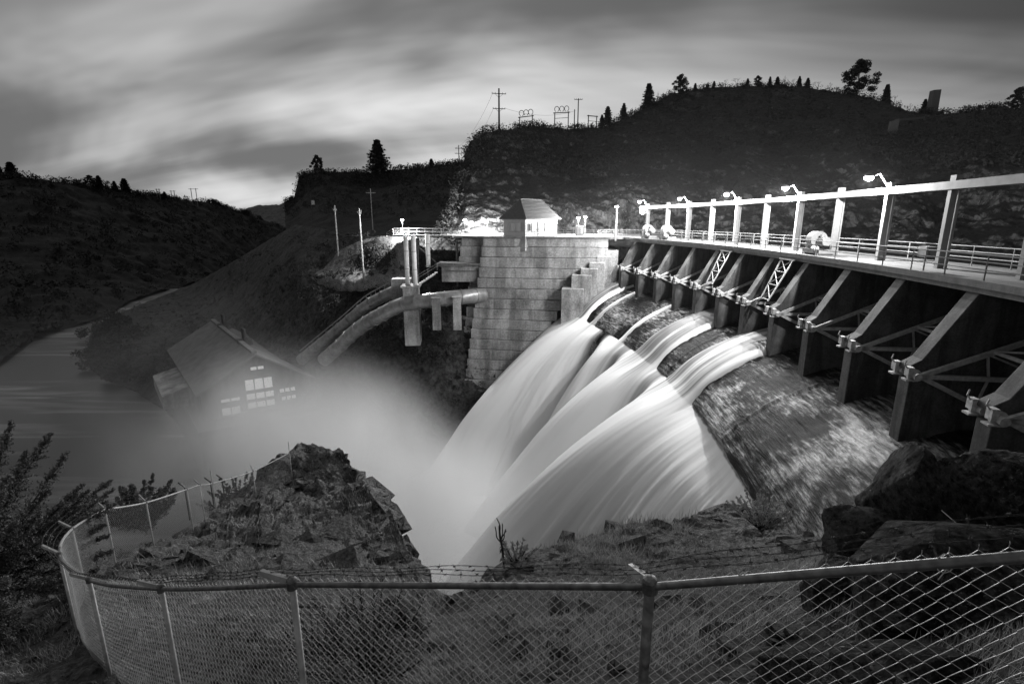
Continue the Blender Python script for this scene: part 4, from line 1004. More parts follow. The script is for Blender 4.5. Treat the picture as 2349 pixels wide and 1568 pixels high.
# ================================================================== chimney and wall on the right-hand hill
b, zt = vertical(2136, 262, 208, 200); w = thing('chimney_stack', b, 'square brick chimney stack left standing on the hill ridge', 'chimney')
MB().hexa([(b[0]-1.5, b[1]-1.3, b[2]-6), (b[0]+1.5, b[1]-1.3, b[2]-6), (b[0]+1.5, b[1]+1.3, b[2]-6), (b[0]-1.5, b[1]+1.3, b[2]-6), (b[0]-1.3, b[1]-1.1, zt), (b[0]+1.5, b[1]-1.1, zt+.2), (b[0]+1.5, b[1]+1.1, zt+.2), (b[0]-1.3, b[1]+1.1, zt)]).build('shaft', M['stack'] if 'stack' in M else M['wood'], w)
MB().box((b[0]+2.6, b[1], b[2]-2.5), (2.4, 2.4, 7)).build('shoulder', M['wood'], w)
q0 = at(2047, 300, 150); w = thing('ruined_wall', q0, 'short pale ruined wall on the dark slope below the chimney', 'wall')
MB().hexa([q0+(-1.2,0,-3), q0+(1.2,-.2,-3), q0+(1.2,.8,-3), q0+(-1.2,.8,-3), q0+(-.7,0,2.6), q0+(1.5,-.2,3.2), q0+(1.5,.8,3.2), q0+(-.7,.8,2.6)]).build('pier', M['wood'], w)
MB().beam(q0+(.8,0.2,2.9), at(2118, 270, 165), .8, .6).build('coping', M['wood'], w)

# ================================================================== trees and scrub
def rvec(rg): 
    while True:
        v = np.array([rg.uniform(-1, 1) for _ in range(3)])
        if .05 < v@v < 1: return v
def leaf_tris(rg, c, size, n, flat=.6, spread=1.0):
    out = []
    for _ in range(n):
        o = c + rvec(rg)*spread; a = rvec(rg); a[2] *= flat; b = rvec(rg); b[2] *= flat
        a *= size/np.linalg.norm(a); b *= size*.6/np.linalg.norm(b); out += [o-a*.5, o+a*.5, o+b]
    return out
def conifer(h, w, seed, levels=16, tuft=5, gap=.15):
    rg = random.Random(seed); mb = MB().tube([(0,0,-.5), (rg.uniform(-.02,.02)*h, 0, h*.5), (0, 0, h*.98)], [h*.018, h*.012, h*.002], 6); T = []
    for k in range(levels):
        f = gap+(1-gap)*(k/levels)**.9; z = h*f; rad = w*.5*((1-f)/(1-gap))**.75*rg.uniform(.65, 1.1)+.01*h
        nb_ = rg.randint(4, 7); a0 = rg.uniform(0, 6)
        for j in range(nb_):
            a = a0+2*math.pi*j/nb_+rg.uniform(-.3, .3); r = rad*rg.uniform(.6, 1.12)
            for s in np.linspace(.25, 1, 4):
                c = np.array((math.cos(a)*r*s, math.sin(a)*r*s, z-.22*r*s*s+.06*h*(s > .9)*.3))
                T += leaf_tris(rg, c, h*.085*(1.25-.5*s), tuft, .45, h*.026)
    T += leaf_tris(rg, np.array((0, 0, h*.985)), h*.03, 6, 1.6, h*.012)
    return mb, T
def pine(h, w, seed, clumps=26, n=46):
    rg = random.Random(seed); mb = MB().tube([(0,0,-.5), (.02*h, 0, h*.4), (-.01*h, 0, h*.9)], [h*.024, h*.018, h*.004], 6); T = []
    for k in range(clumps):
        f = .22+.76*((k+.5)/clumps); env = math.sin(min(1, (1.04-f)*1.7)*math.pi*.5)
        a = rg.uniform(0, 6.283); r = w*.5*env*rg.uniform(.25, 1.0); c = np.array((math.cos(a)*r, math.sin(a)*r, h*f))
        mb.tube([(0, 0, h*(f-.06)), c], [h*.006, h*.003], 4)
        T += leaf_tris(rg, c, h*.06, n, .8, h*.085*rg.uniform(.7, 1.25)*np.array((1.2, 1.2, .85)))
    return mb, T
def bare_tree(h, w, seed, depth=4):
    rg = random.Random(seed); mb = MB()
    def grow(p, d, L, r, k):
        q = p+d*L; mb.tube([p, (p+q)/2+rvec(rg)*L*.05, q], [r, r*.8, r*.62], 4 if k > 1 else 3, False)
        if k == 0: return
        for _ in range(rg.randint(2, 4)):
            nd = d+rvec(rg)*.75; nd[2] += .18; nd /= np.linalg.norm(nd); grow(q, nd, L*rg.uniform(.55, .8), max(r*.55, .028), k-1)
    grow(np.array((0., 0, -.3)), np.array((0., 0, 1.)), h*.34, h*.03, depth); return mb, []
def shrub_tris(rg, c, r, n, size): return leaf_tris(rg, np.array(c)+np.array((0, 0, r*.45)), size, n, .9, r*np.array((1, 1, .75)))
def tree_proto(kind, seed):
    if kind == 'conifer': mb, T = conifer(10, 7.0, seed, 20, 12)
    elif kind == 'fir': mb, T = conifer(10, 5.2, seed, 22, 10, .06)
    elif kind == 'pine': mb, T = pine(10, 9.4, seed, 46, 120)
    elif kind == 'bush': 
        rg = random.Random(seed); mb = MB().tube([(0,0,-.3), (0,0,4)], [.35, .2], 5); T = []
        for _ in range(12): T += leaf_tris(rg, np.array((rg.uniform(-2.6, 2.6), rg.uniform(-2.6, 2.6), rg.uniform(2.5, 8))), .75, 40, .9, 1.5)
    else: mb, T = bare_tree(10, 7, seed)
    return mb, T
PROTO = {}
def tree(kind, u, vb, vt, t, label, group, wscale=1.0, seed=0):
    key = (kind, seed % 3); b = at(u, vb, t); zt = b[1]*ray(u, vt)[2]/ray(u, vt)[1]; h = zt-b[2]
    nm = {'conifer': 'conifer_tree', 'fir': 'fir_tree', 'pine': 'pine_tree', 'bare': 'bare_tree', 'bush': 'broadleaf_tree'}[kind]
    if key not in PROTO:
        w = thing(nm, (0,0,0), label, 'tree', group); mb, T = tree_proto(kind, 100+seed % 3*7+len(kind)); mb.build('trunk', M['bark'] if kind != 'bare' else M['twig'], w)
        if T: tri_mesh('crown', np.array(T), M['needle'] if kind != 'bush' else M['leaf'], w)
        PROTO[key] = w
    else: w = copy_tree(PROTO[key])
    w.location = tuple(b-np.array((0, 0, .3))); ws = h/10*wscale*{'conifer': 1.35, 'fir': 1.4, 'bare': 1.2}.get(kind, 1.05); w.scale = (ws, ws, h/10*1.02); w.rotation_euler = (0, 0, (seed*2.399) % 6.28)
    w['label'] = label; w['group'] = group; return w
GR = 'trees along the right-hand hill ridge'
tree('conifer', 1393, 290, 243, 206, 'conifer just right of the switchyard, leftmost on the rising ridge', GR, .8, 1)
tree('fir', 1380, 292, 262, 204, 'small conifer touching the switchyard edge', GR, .9, 2)
tree('conifer', 1430, 275, 236, 212, 'second conifer up the slope from the switchyard', GR, .8, 2)
tree('fir', 1486, 247, 191, 222, 'tall narrow fir on the left shoulder of the ridge', GR, 1.0, 0)
tree('bare', 1509, 234, 206, 226, 'thin scraggly tree between the narrow fir and the rounded pine', GR, .6, 0)
tree('pine', 1561, 218, 171, 236, 'full rounded pine at the top left of the ridge', GR, .95, 1)
tree('fir', 1594, 210, 190, 244, 'small conifer right of the rounded pine', GR, 1.1, 1)
tree('fir', 1623, 204, 190, 248, 'tiny conifer left of the first pair of bare trees', GR, 1.1, 2)
tree('fir', 1637, 203, 185, 249, 'small conifer directly beside the first pair of bare trees', GR, 1.1, 0)
tree('bare', 1664, 200, 179, 252, 'left of the two bare rounded trees on the crest', GR, 1.2, 1)
tree('bare', 1691, 199, 176, 254, 'right of the two bare rounded trees on the crest', GR, 1.3, 2)
tree('conifer', 1714, 198, 179, 255, 'small lollipop shaped conifer alone on the crest', GR, .9, 0)
tree('pine', 1738, 198, 173, 256, 'bushy pine in the middle of the crest', GR, 1.0, 2)
tree('fir', 1765, 198, 175, 256, 'slim conifer just right of the bushy crest pine', GR, .9, 1)
tree('conifer', 1782, 199, 175, 256, 'broad conifer left of the tallest bare crest tree', GR, 1.0, 1)
tree('bare', 1799, 199, 171, 256, 'tallest bare tree on the middle of the crest', GR, .9, 0)
tree('bare', 1819, 200, 177, 254, 'low bare tree between two crest conifers', GR, .9, 1)
tree('conifer', 1832, 201, 174, 253, 'pointed conifer right of the low bare tree', GR, .8, 2)
tree('conifer', 1851, 204, 178, 250, 'conifer ending the crest row before the brushy dip', GR, .9, 0)
tree('bare', 1875, 208, 184, 246, 'wide bare brushy tree left of the giant pine', GR, 1.4, 2)
tree('bare', 1902, 212, 187, 243, 'bare brushy tree close beside the giant pine', GR, 1.4, 0)
tree('pine', 1963, 224, 140, 232, 'giant pine with a broad ragged crown, biggest tree on the ridge', GR, .98, 0)
tree('bare', 2005, 232, 208, 226, 'bare tree between the giant pine and the lone fir', GR, 1.2, 1)
tree('fir', 2030, 240, 193, 220, 'lone narrow fir right of the giant pine', GR, .95, 1)
tree('bare', 2049, 246, 215, 216, 'bare tree right of the lone narrow fir', GR, 1.1, 2)
tree('bare', 2085, 260, 234, 206, 'low bare tree left of the chimney stack', GR, 1.3, 0)
tree('conifer', 2118, 262, 226, 203, 'dark conifer leaning close to the chimney stack', GR, .8, 1)
tree('pine', 2332, 255, 200, 174, 'ragged conifer at the right edge of the photo', GR, .9, 1)
tree('bush', 2213, 266, 235, 186, 'dark rounded tree clump right of the chimney', GR, .8, 1)
tree('bush', 2270, 262, 233, 182, 'wider dark tree clump farther right of the chimney', GR, 1.0, 2)
GP = 'trees along the plateau rim'
tree('pine', 730, 402, 356, 233, 'ragged pine at the left end of the plateau rim', GP, .82, 2)
tree('conifer', 869, 398, 321, 231, 'big dark conifer on the plateau, tallest against the sky', GP, 1.0, 2)
tree('conifer', 990, 388, 363, 221, 'small round topped conifer right of the big plateau conifer', GP, 1.1, 0)
GL_ = 'trees on the skyline across the river'
for n, (k, u, vb, vt, t, ws, lab) in enumerate((('conifer',0,410,376,360,1,'conifer cut by the left edge of the photo'),('conifer',30,412,371,365,1.2,'tall pointed conifer near the left edge, tallest across the river'),('bush',52,413,396,368,1.1,'rounded tree right of the tall pointed conifer'),
    ('bush',77,415,399,375,.7,'first small round skyline tree'),('bush',86,416,400,377,.7,'second small round skyline tree'),('bush',119,419,406,385,1,'low rounded skyline bush tree'),('bush',149,422,405,392,.9,'round tree left of the dense middle clump'),('bush',180,425,409,400,1,'smaller round tree left of the dense middle clump'),
    ('pine',211,429,402,408,1.3,'widest tree of the dense middle clump'),('conifer',229,431,402,415,1,'pointed tree of the dense middle clump'),('bush',246,435,410,422,1,'right tree of the dense middle clump'),('conifer',265,440,415,430,1,'small conifer right of the dense clump'),('conifer',289,445,409,440,1.1,'pointed lone conifer right of the dense clump'),
    ('fir',317,450,435,455,1.3,'tiny conifer left of the pylons'),('bush',342,453,435,465,1.3,'bush tree just left of the pylons'),('conifer',379,456,439,480,1.2,'conifer between the far left and middle pylons'),('bare',431,463,448,520,1.4,'bare round tree left of the largest pylon'),('bush',492,470,453,560,.9,'lone rounded tree right of the largest pylon'))):
    tree(k, u, vb, vt, t, lab, GL_, ws, n)

# scrub that nobody could count, scattered on the slopes
def scatter_scrub(name, P, nb, n, r0, r1, per, leaf, mat, label, seed, rows=(0.0, 1.0), rowpow=1.0):
    rg = random.Random(seed); T = []; nr, nc = P.shape[:2]; a, b = nb+rows[0]*(nr-1-nb), nb+rows[1]*(nr-1-nb)
    dens = fbm(P[::2, ::2]*.05, 4, seed=seed)
    for _ in range(n):
        i = int(a+(b-a)*rg.random()**rowpow); j = rg.randrange(nc)
        if dens[min(i//2, dens.shape[0]-1), min(j//2, dens.shape[1]-1)] < rg.uniform(-.5, .25): continue
        T += shrub_tris(rg, P[i, j], rg.uniform(r0, r1), per, leaf*rg.uniform(.7, 1.3))
    o = tri_mesh(name, np.array(T), mat); tag(o, label, kind='stuff'); return o
scatter_scrub('scrub', P_HR, nb_HR, 3600, .7, 1.9, 16, .75, M['leaf'], 'dark scrub covering the hill behind the dam', 61, (0, .4), 1.0)
scatter_scrub('scrub', P_HR, nb_HR, 1100, .9, 2.4, 30, .6, M['leaf'], 'ragged brush along the skyline behind the dam', 62, (0, .015))
scatter_scrub('scrub', P_PL, nb_PL, 1500, .9, 2.2, 22, .7, M['leaf'], 'dense brush along the plateau rim and slope', 63, (0, .7), 2.2)
scatter_scrub('scrub', P_HL, nb_HL, 2600, 1.5, 4.0, 18, 1.6, M['leaf'], 'scrub and small trees on the hill across the river', 64, (0, 1), 1.6)
scatter_scrub('scrub', P_HS, nb_HS, 2600, .5, 1.4, 18, .45, M['leaf'], 'low scrub on the hillside below the plateau', 65, (0, .8))
scatter_scrub('treeline', P_HL, nb_HL, 420, 2.0, 4.6, 60, 1.4, M['needle'], 'dark line of small trees on the skyline across the river', 66, (0, .03))
scatter_scrub('scrub', P_GB, 2, 150, .25, .7, 26, .3, M['leaf'], 'brush along the edge of the gravel terrace', 67, (.72, .97))
scatter_scrub('scrub', P_HS[:, 215:300], nb_HS, 900, .4, 1.1, 22, .35, M['leaf'], 'brush on the slope under the gravel terrace', 68, (.05, .6))
# the dark trees along the near river bank
GB = 'dark bushes on the river bank before the powerhouse'
for n, (u, v, r, lab) in enumerate(((222,770,4.2,'leftmost dark bush at the bend of the river'),(232,830,4.0,'dark bush low on the bank, right by the water'),(262,745,4.2,'dark bush at the upstream end of the river bank'),(275,800,4.4,'big dark bush in the middle of the river bank'),(290,860,3.6,'dark bush above the near shore of the bank'),(318,770,4.0,'dark bush up the bank behind the others'),(335,880,3.2,'dark bush nearest the powerhouse annex'))):
    rg = random.Random(300+n); b = atz(u, v, GORGE+1.5); w = thing('bank_bush', b, lab, 'bush', GB)
    T = []
    for _ in range(16): T += leaf_tris(rg, b+np.array((rg.uniform(-r, r)*1.2, rg.uniform(-r, r)*1.2, rg.uniform(0, r*.9))), .9, 70, .9, r*.42)
    tri_mesh('foliage', np.array(T), M['leaf'], w); m = MB()
    for _ in range(3): m.tube([b-(0,0,1.5), b+np.array((rg.uniform(-2, 2), rg.uniform(-2, 2), r*.8))], [.3, .08], 5)
    m.build('stem', M['bark'], w)

# ================================================================== chain-link fence in front
fence = thing('chain_link_fence', (FENCE[1][0], FENCE[1][1], FENCE[1][2]-FH), 'galvanised chain-link fence with barbed wire curving across the foreground and up the rock', 'fence')
FP = [np.array(p) for p in FENCE]
def out_dir(i):
    a = FP[max(i-1, 0)]; b = FP[min(i+1, len(FP)-1)]; d = (b-a)[:2]; d /= np.linalg.norm(d); n = np.array((-d[1], d[0])); return np.array((-n[0], -n[1]))
near_curve = curve_pts(FP[2:8], 70)
rail_pts = [FP[0], FP[1], FP[2]]+near_curve[1:46]
MB().tube(near_curve[45:]+curve_pts(FP[7:], 40)[1:], .028, 8).build('top_rail', M['galv_pale'], fence, smooth=True)
def rail_r(p): return .026
MB().tube(rail_pts, .022, 10).build('top_rail', M['galv'], fence, smooth=True)
# which posts carry an outrigger arm, and which way it leans
ARM = {1: (-.06, .20, -.03), 2: (-.30, .12, .02), 3: (-.33, .10, .02), 4: (-.36, .10, .03), 5: (-.38, .10, .12), 6: (-.42, .15, .10), 7: (-.40, .20, .20), 8: (-.36, .20, .17), 9: (-.34, .20, .15), 10: (-.36, .20, .17), 12: (-.22, .20, .30)}
arm_tips = {}
for i, p in enumerate(FP):
    if i == 0: continue
    o = MB().tube([p-np.array((0,0,FH+.3)), p+np.array((0,0,.02 if i not in (11, 13) else .75))], .030 if i in (1,) else .027, 10).build('post', M['galv' if i < 2 else 'galv_pale'], fence, smooth=True)
    m = MB().tube([p+np.array((0,0,-.03)), p+np.array((0,0,.04))], .046, 10); m.ball(p+np.array((0,0,.04)), (.045, .045, .03), 10, 6); m.build('post_cap', M['galv'], o)
    if i in ARM:
        q = p+np.array(ARM[i]); arm_tips[i] = q
        m = MB().beam(p+np.array((0,0,.03)), q, .035, .055); a_ = m.build('outrigger_arm', M['galv_pale'], o)
# chain-link fabric
def link(pts, h, pitch, r, name, z_drop=.03, n=3):
    C_ = [np.array(p) for p in pts]; seg = np.r_[0, np.cumsum([np.linalg.norm(b[:2]-a[:2]) for a, b in zip(C_[:-1], C_[1:])])]
    L = seg[-1]; pitch = pitch/2; cols = int(L/pitch); S_ = np.array(C_); hz = pitch*1.9; rows = int(h/(hz/2))
    def P_(s, d, off): 
        x = [np.interp(s, seg, S_[:, k]) for k in range(3)]
        e = .02; x2 = [np.interp(min(s+e, L), seg, S_[:, k]) for k in range(2)]; x1 = [np.interp(max(s-e, 0), seg, S_[:, k]) for k in range(2)]
        dn = np.array((x2[1]-x1[1], x1[0]-x2[0])); dn = dn/max(np.linalg.norm(dn), 1e-6)*off
        return np.array((x[0]+dn[0], x[1]+dn[1], x[2]+z_drop-d))
    V = []; F = []; base = 0
    rgn = random.Random(5)
    for c in range(cols):
        s0 = c*pitch; pts_ = []
        for k in range(rows+1):
            s = s0+(pitch if (k+c) % 2 else 0)+rgn.uniform(-.0015, .0015)
            pts_.append((P_(s, k*hz/2, .030+(.003 if c % 2 else -.003))))
        # knuckled end twists upward
        tp = pts_[0]+np.array((0, 0, .022)); pts_ = ([tp] if c % 2 else [])+pts_
        A = np.array(pts_); D = np.gradient(A, axis=0); D /= np.linalg.norm(D, axis=1, keepdims=True)
        up = np.array((.31, .52, .79)); X = np.cross(D, up); X /= np.linalg.norm(X, axis=1, keepdims=True); Y = np.cross(D, X); m = len(A)
        ringv = [A+(X*math.cos(2*math.pi*q/n)+Y*math.sin(2*math.pi*q/n))*r for q in range(n)]
        V.append(np.stack(ringv, 1).reshape(-1, 3))
        idx = np.arange(m*n).reshape(m, n)+base
        for q in range(n): F.append(np.stack([idx[:-1, q], idx[:-1, (q+1) % n], idx[1:, (q+1) % n], idx[1:, q]], -1))
        base += m*n
    V = np.concatenate(V); F = np.concatenate(F); off = np.array(fence['_w']); me = bpy.data.meshes.new(name)
    me.vertices.add(len(V)); me.vertices.foreach_set('co', (V-off).astype(np.float32).ravel()); me.loops.add(F.size); me.loops.foreach_set('vertex_index', F.astype(np.int32).ravel())
    me.polygons.add(len(F)); me.polygons.foreach_set('loop_start', (np.arange(len(F))*4).astype(np.int32)); me.update(calc_edges=True); me.shade_smooth(); me.materials.append(M['wire'])
    o = bpy.data.objects.new(name, me); COL.objects.link(o); o.parent = fence; return o
link([FP[0], FP[1], FP[2]]+[p for p in near_curve[1:]], FH, .078, .0021, 'chain_mesh')
link(curve_pts(FP[7:], 40), FH, .10, .0026, 'chain_mesh')
for a, b in zip(FP[0:4], FP[1:5]):
    for f_ in (.2, .42, .65, .86):
        p = a+(b-a)*f_; MB().tube([p+np.array((.03*math.cos(q)+.008*q/6, .03*math.sin(q)*.6, .032*math.sin(q+.6))) for q in np.linspace(0, 6.3, 10)]+[p+np.array((.01, .02, -.09))], .0022, 4).build('tie_wire', M['wire'], fence)
# barbed strands
def strand(pts, seed):
    rg = random.Random(seed); C_ = [np.array(p, float) for p in pts]; m = MB(); seg = np.r_[0, np.cumsum([np.linalg.norm(b-a) for a, b in zip(C_[:-1], C_[1:])])]; L = seg[-1]; S_ = np.array(C_)
    P_ = lambda s: np.array([np.interp(s, seg, S_[:, k]) for k in range(3)])
    n = int(L/.03); A = []; B = []
    for k in range(n+1):
        p = P_(L*k/n)+np.array((0, 0, .01*math.sin(k*.21+seed))); ph = k*1.1; A.append(p+np.array((0, .0028*math.cos(ph), .0028*math.sin(ph)))); B.append(p-np.array((0, .0028*math.cos(ph), .0028*math.sin(ph))))
    m.tube(A, .0016, 3, False); m.tube(B, .0016, 3, False)
    s = .06
    while s < L:
        p = P_(s); 
        for _ in range(2):
            d = rvec(rg); d *= .022/np.linalg.norm(d); m.tube([p-d, p+d*.2, p+d], [.0012, .0022, .0008], 3, False)
        m.tube([p-np.array((.008, 0, 0)), p+np.array((.008, 0, 0))], .0045, 5)
        s += .125
    return m
def lerp(a, b, f): return a+(b-a)*f
arm0 = FP[0]+np.array((-.08, .2, .02)); arm_tips[0] = arm0
for n, f_ in enumerate((.3, .65, .98)):
    pts = [lerp(FP[i]+np.array((0,0,.03)), arm_tips[i], f_)+np.array((0,0,.03)) for i in (0, 1, 2, 3, 4)]
    strand(pts, 70+n).build('barbed_wire', M['rusty'], fence)
for n, f_ in enumerate((.35, .7, 1.0)):
    pts = [lerp(FP[i], arm_tips[i], f_)+np.array((0,0,.03)) for i in (4, 5, 6, 7, 8, 9, 10)]
    MB().tube(curve_pts(pts, 40), .004, 4).build('barbed_wire', M['rusty'], fence)
# older posts standing behind the fence
GO = 'dark old fence posts behind the chain-link fence'
for u, vb, vt, t, lab in ((207,1190,1158,17,'dark old post left of the shrub behind the fence'),(433,1150,1115,25,'dark old post behind the fence by the middle white posts'),(493,1150,1103,28,'dark old post beside the tall white fence post'),(520,1148,1096,29,'leaning dark old post right of the tall white post')):
    b, zt = vertical(u, vb+25, vt, t); w = thing('old_post', b, lab, 'post', GO); MB().tube([b-(0,0,.4), (b[0], b[1], zt)], [.035, .03], 6).build('mast', M['darkmetal'], w)
    MB().beam((b[0], b[1], zt-.05), (b[0]-.35, b[1]+.1, zt+.15), .04).build('outrigger_arm', M['darkmetal'], w)

# ================================================================== boulders on the right
def boulder(c, rad, seed, label, amp=.34, mat='boulder', sub=6):
    import bmesh
    bm = bmesh.new(); bmesh.ops.create_icosphere(bm, subdivisions=sub, radius=1); V = np.array([v.co for v in bm.verts]); rad = np.array(rad)
    d = V/np.linalg.norm(V, axis=1, keepdims=True); P = d*rad*1.17
    # flattened faces, then fractured relief
    rg = random.Random(seed)
    for _ in range(18):
        n = rvec(rg); n /= np.linalg.norm(n); lim = rg.uniform(.58, .88)*np.linalg.norm(n*rad); h = P@n; P -= np.outer(np.clip(h-lim, 0, None)*.96, n)
    s = float(rad.mean())
    nz = fbm(P/s*1.3+seed, 5, gain=.5, seed=seed)*.55+fbm(P/s*3.1+seed, 5, gain=.6, seed=seed+3)*.45
    cell = np.round(fbm(P/s*2.2+seed*2, 3, seed=seed+5)*5)/5
    fine = fbm(P/s*9+seed, 4, gain=.6, seed=seed+8, ridged=True)
    P = P + d*(nz*amp*s*.50+cell*amp*s*.40+fine*amp*s*.10)[:, None]
    for _ in range(14):
        n = rvec(rg); n /= np.linalg.norm(n); h = P@n; lim = np.quantile(h, rg.uniform(.86, .96)); P -= np.outer(np.clip(h-lim, 0, None)*.8, n)
    for i, v in enumerate(bm.verts): v.co = P[i]
    me = bpy.data.meshes.new('boulder'); bm.to_mesh(me); bm.free(); me.shade_smooth(); me.materials.append(M[mat])
    o = bpy.data.objects.new('boulder', me); COL.objects.link(o); o.location = tuple(map(float, c)); o['_w'] = tuple(map(float, c)); tag(o, label, 'boulder', 'basalt boulders beyond the fence'); return o
boulder(at(2085,1195,6.6), (.72,.72,1.42), 1, 'tall dark boulder with a rounded top, middle of the right-hand rocks')
boulder(at(1975,1285,6.5), (.50,.6,.85), 2, 'lower jagged shoulder boulder left of the tall dark boulder')
boulder(at(2345,1175,6.2), (.85,.9,.98), 3, 'boulder at the right edge with pale ledges on its top')
boulder(at(2230,1420,4.7), (1.35,.9,1.1), 4, 'huge black boulder filling the lower right behind the fence')
boulder(at(1960,1420,5.6), (.66,.6,.62), 6, 'black boulder below the jagged shoulder, its left end pointed')
boulder(at(1830,1570,4.6), (.48,.42,.30), 7, 'low flat black boulder in the grass at the bottom edge', .22)
boulder(at(2120,1640,3.7), (.95,.6,.7), 5, 'black boulder at the bottom right corner behind the mesh')
boulder(at(905,1440,7.2), (.55,.5,.62), 9, 'dark boulder behind the fence left of the middle, among dry weeds', .28)
boulder(at(1672,1192,15.6), (1.25,.8,.42), 13, 'pale lit rock ledge at the crest of the mound beside the falls', .3, 'rock_near')
boulder(at(1800,1262,11.5), (.55,.5,.45), 12, 'pale topped small rock at the right end of the mound', .25, 'rock_near')

# ================================================================== shrubs and dry weeds near the camera
def plume_tree(name, base, branches, label, cat, seed, mat, leaf=.05, dens=90, stem_r=.05):
    rg = random.Random(seed); w = thing(name, base, label, cat); T = []; m = MB()
    for d, L, r in branches:
        d = np.array(d, float); d /= np.linalg.norm(d); bend = rvec(rg)*.12; bend[2] = abs(bend[2])*1.2; P_ = [np.array(base)+d*L*f+bend*L*f*f for f in np.linspace(0, 1, 9)]
        m.tube(P_, [stem_r*(1-.85*f) for f in np.linspace(0, 1, 9)], 5)
        for k in range(int(dens*L)):
            f = rg.random()**.6
            if f < .22: continue
            p = np.array(base)+d*L*f+bend*L*f*f; rr = r*(1-f)**.6+.03
            sd = rvec(rg); sd /= np.linalg.norm(sd); sd = sd+d*.9; sd /= np.linalg.norm(sd); l = rr*rg.uniform(.5, 1.2)
            m.tube([p, p+sd*l], [.006, .002], 3, False)
            for q in range(7):
                c = p+sd*l*(.25+.75*q/6); T += leaf_tris(rg, c, leaf, 2, 1.0, leaf*.5)
    tri_mesh('foliage', np.array(T), M[mat], w); m.build('stem', M['bark'], w); return w
jb = at(-90, 1360, 12.5)
rg = random.Random(8)
BR = []
for _ in range(46):
    e = rg.uniform(-.15, 1.35); az = rg.uniform(-1.3, 1.3); BR.append(((math.cos(az)*math.cos(e)+.15, math.sin(az)*math.cos(e), math.sin(e)), rg.uniform(2.6, 3.5)*(1+.32*max(0, math.sin(e)-.4)), rg.uniform(.42, .62)))
plume_tree('juniper_tree', jb, BR, 'feathery juniper reaching in from the left edge', 'tree', 12, 'needle_near', .055, 62, .05)
def shrub(u, v, t, r, h, label, seed, nb_=26, mat='leaf_near', leaf=.06, dens=40, name='shrub'):
    rg = random.Random(seed); b = at(u, v, t); br = [((rg.uniform(-1, 1), rg.uniform(-1, 1), rg.uniform(.5, 1.4)), h*rg.uniform(.7, 1.1), r*.28) for _ in range(nb_)]
    return plume_tree(name, b, br, label, 'shrub', seed, mat, leaf, dens, .02)
shrub(325, 1215, 24, 1.5, 2.3, 'round leafy shrub behind the left run of fence', 21, 34, 'leaf_near', .09, 34)
shrub(545, 1165, 30, .9, 1.9, 'twiggy shrub between the tall white post and the promontory', 22, 20, 'leaf_near', .08, 22)
shrub(505, 1180, 28, .7, 1.2, 'low twiggy bush at the foot of the tall white post', 23, 16, 'leaf_near', .08, 22)
shrub(1745, 1215, 13.5, .5, .95, 'pale dry bush at the top right of the mound', 24, 34, 'drygrass', .04, 30, 'dry_bush')
shrub(1185, 1300, 10.8, .3, .6, 'dry tufted bush by the tall dead stalk', 25, 26, 'drygrass', .03, 30, 'dry_bush')
shrub(850, 1590, 5.0, .55, .95, 'pale dry weed bush behind the fence at the bottom edge', 26, 46, 'drygrass', .016, 60, 'dry_bush')
shrub(730, 1560, 5.4, .4, .7, 'smaller pale weed bush left of the dry bush at the bottom edge', 27, 34, 'drygrass', .016, 60, 'dry_bush')
# dead mullein stalk on the mound
mb_ = at(1156, 1292, 10.8); w = thing('dead_stalk', mb_, 'tall dead candelabra stalk standing on the rim of the mound', 'plant')
m = MB().tube(curve_pts([mb_-(0,0,.1), mb_+(-.03,0,.35), mb_+(-.08,0,.62), mb_+(-.09,0,.9)], 12), .022, 6)
m.build('stem', M['twig'], w)
for dx, z0, z1, cv in ((-.10,.50,.88,-.02),(.07,.48,.82,.03),(-.02,.6,1.08,-.07),(.03,.55,.95,.0),(.09,.60,.78,.02)):
    MB().tube(curve_pts([mb_+(-.06,0,z0), mb_+(-.06+dx*.9,.02,z0+.12), mb_+(-.06+dx,.02,(z0+z1)/2+.05), mb_+(-.06+dx+cv,0,z1)], 10), [.012]*9+[.008], 5).build('branch', M['twig'], w)
lm = MB(); rg = random.Random(3)
for k in range(26): z = .08+.5*k/26; a = rg.uniform(0, 6.28); lm.tube([mb_+(-.04,0,z), mb_+(-.04+.06*math.cos(a), .06*math.sin(a), z-.05)], [.012, .003], 4)
lm.build('withered_leaf_mass', M['twig'], w)
# bare twig arching over the right-hand boulders
tw = curve_pts([at(2160,1170,5.6), at(2230,1235,5.2), at(2262,1300,5.0), at(2290,1390,4.8)], 14); w = thing('bare_twig', tw[-1], 'thin bare twig arching over the boulders at the right', 'twig')
MB().tube(tw, [.004+.004*k/14 for k in range(14)], 4).build('stem', M['drygrass'], w); MB().tube(curve_pts([tw[6], at(2300,1255,5.1), at(2345,1270,5.1)], 8), .004, 4).build('branch', M['drygrass'], w)

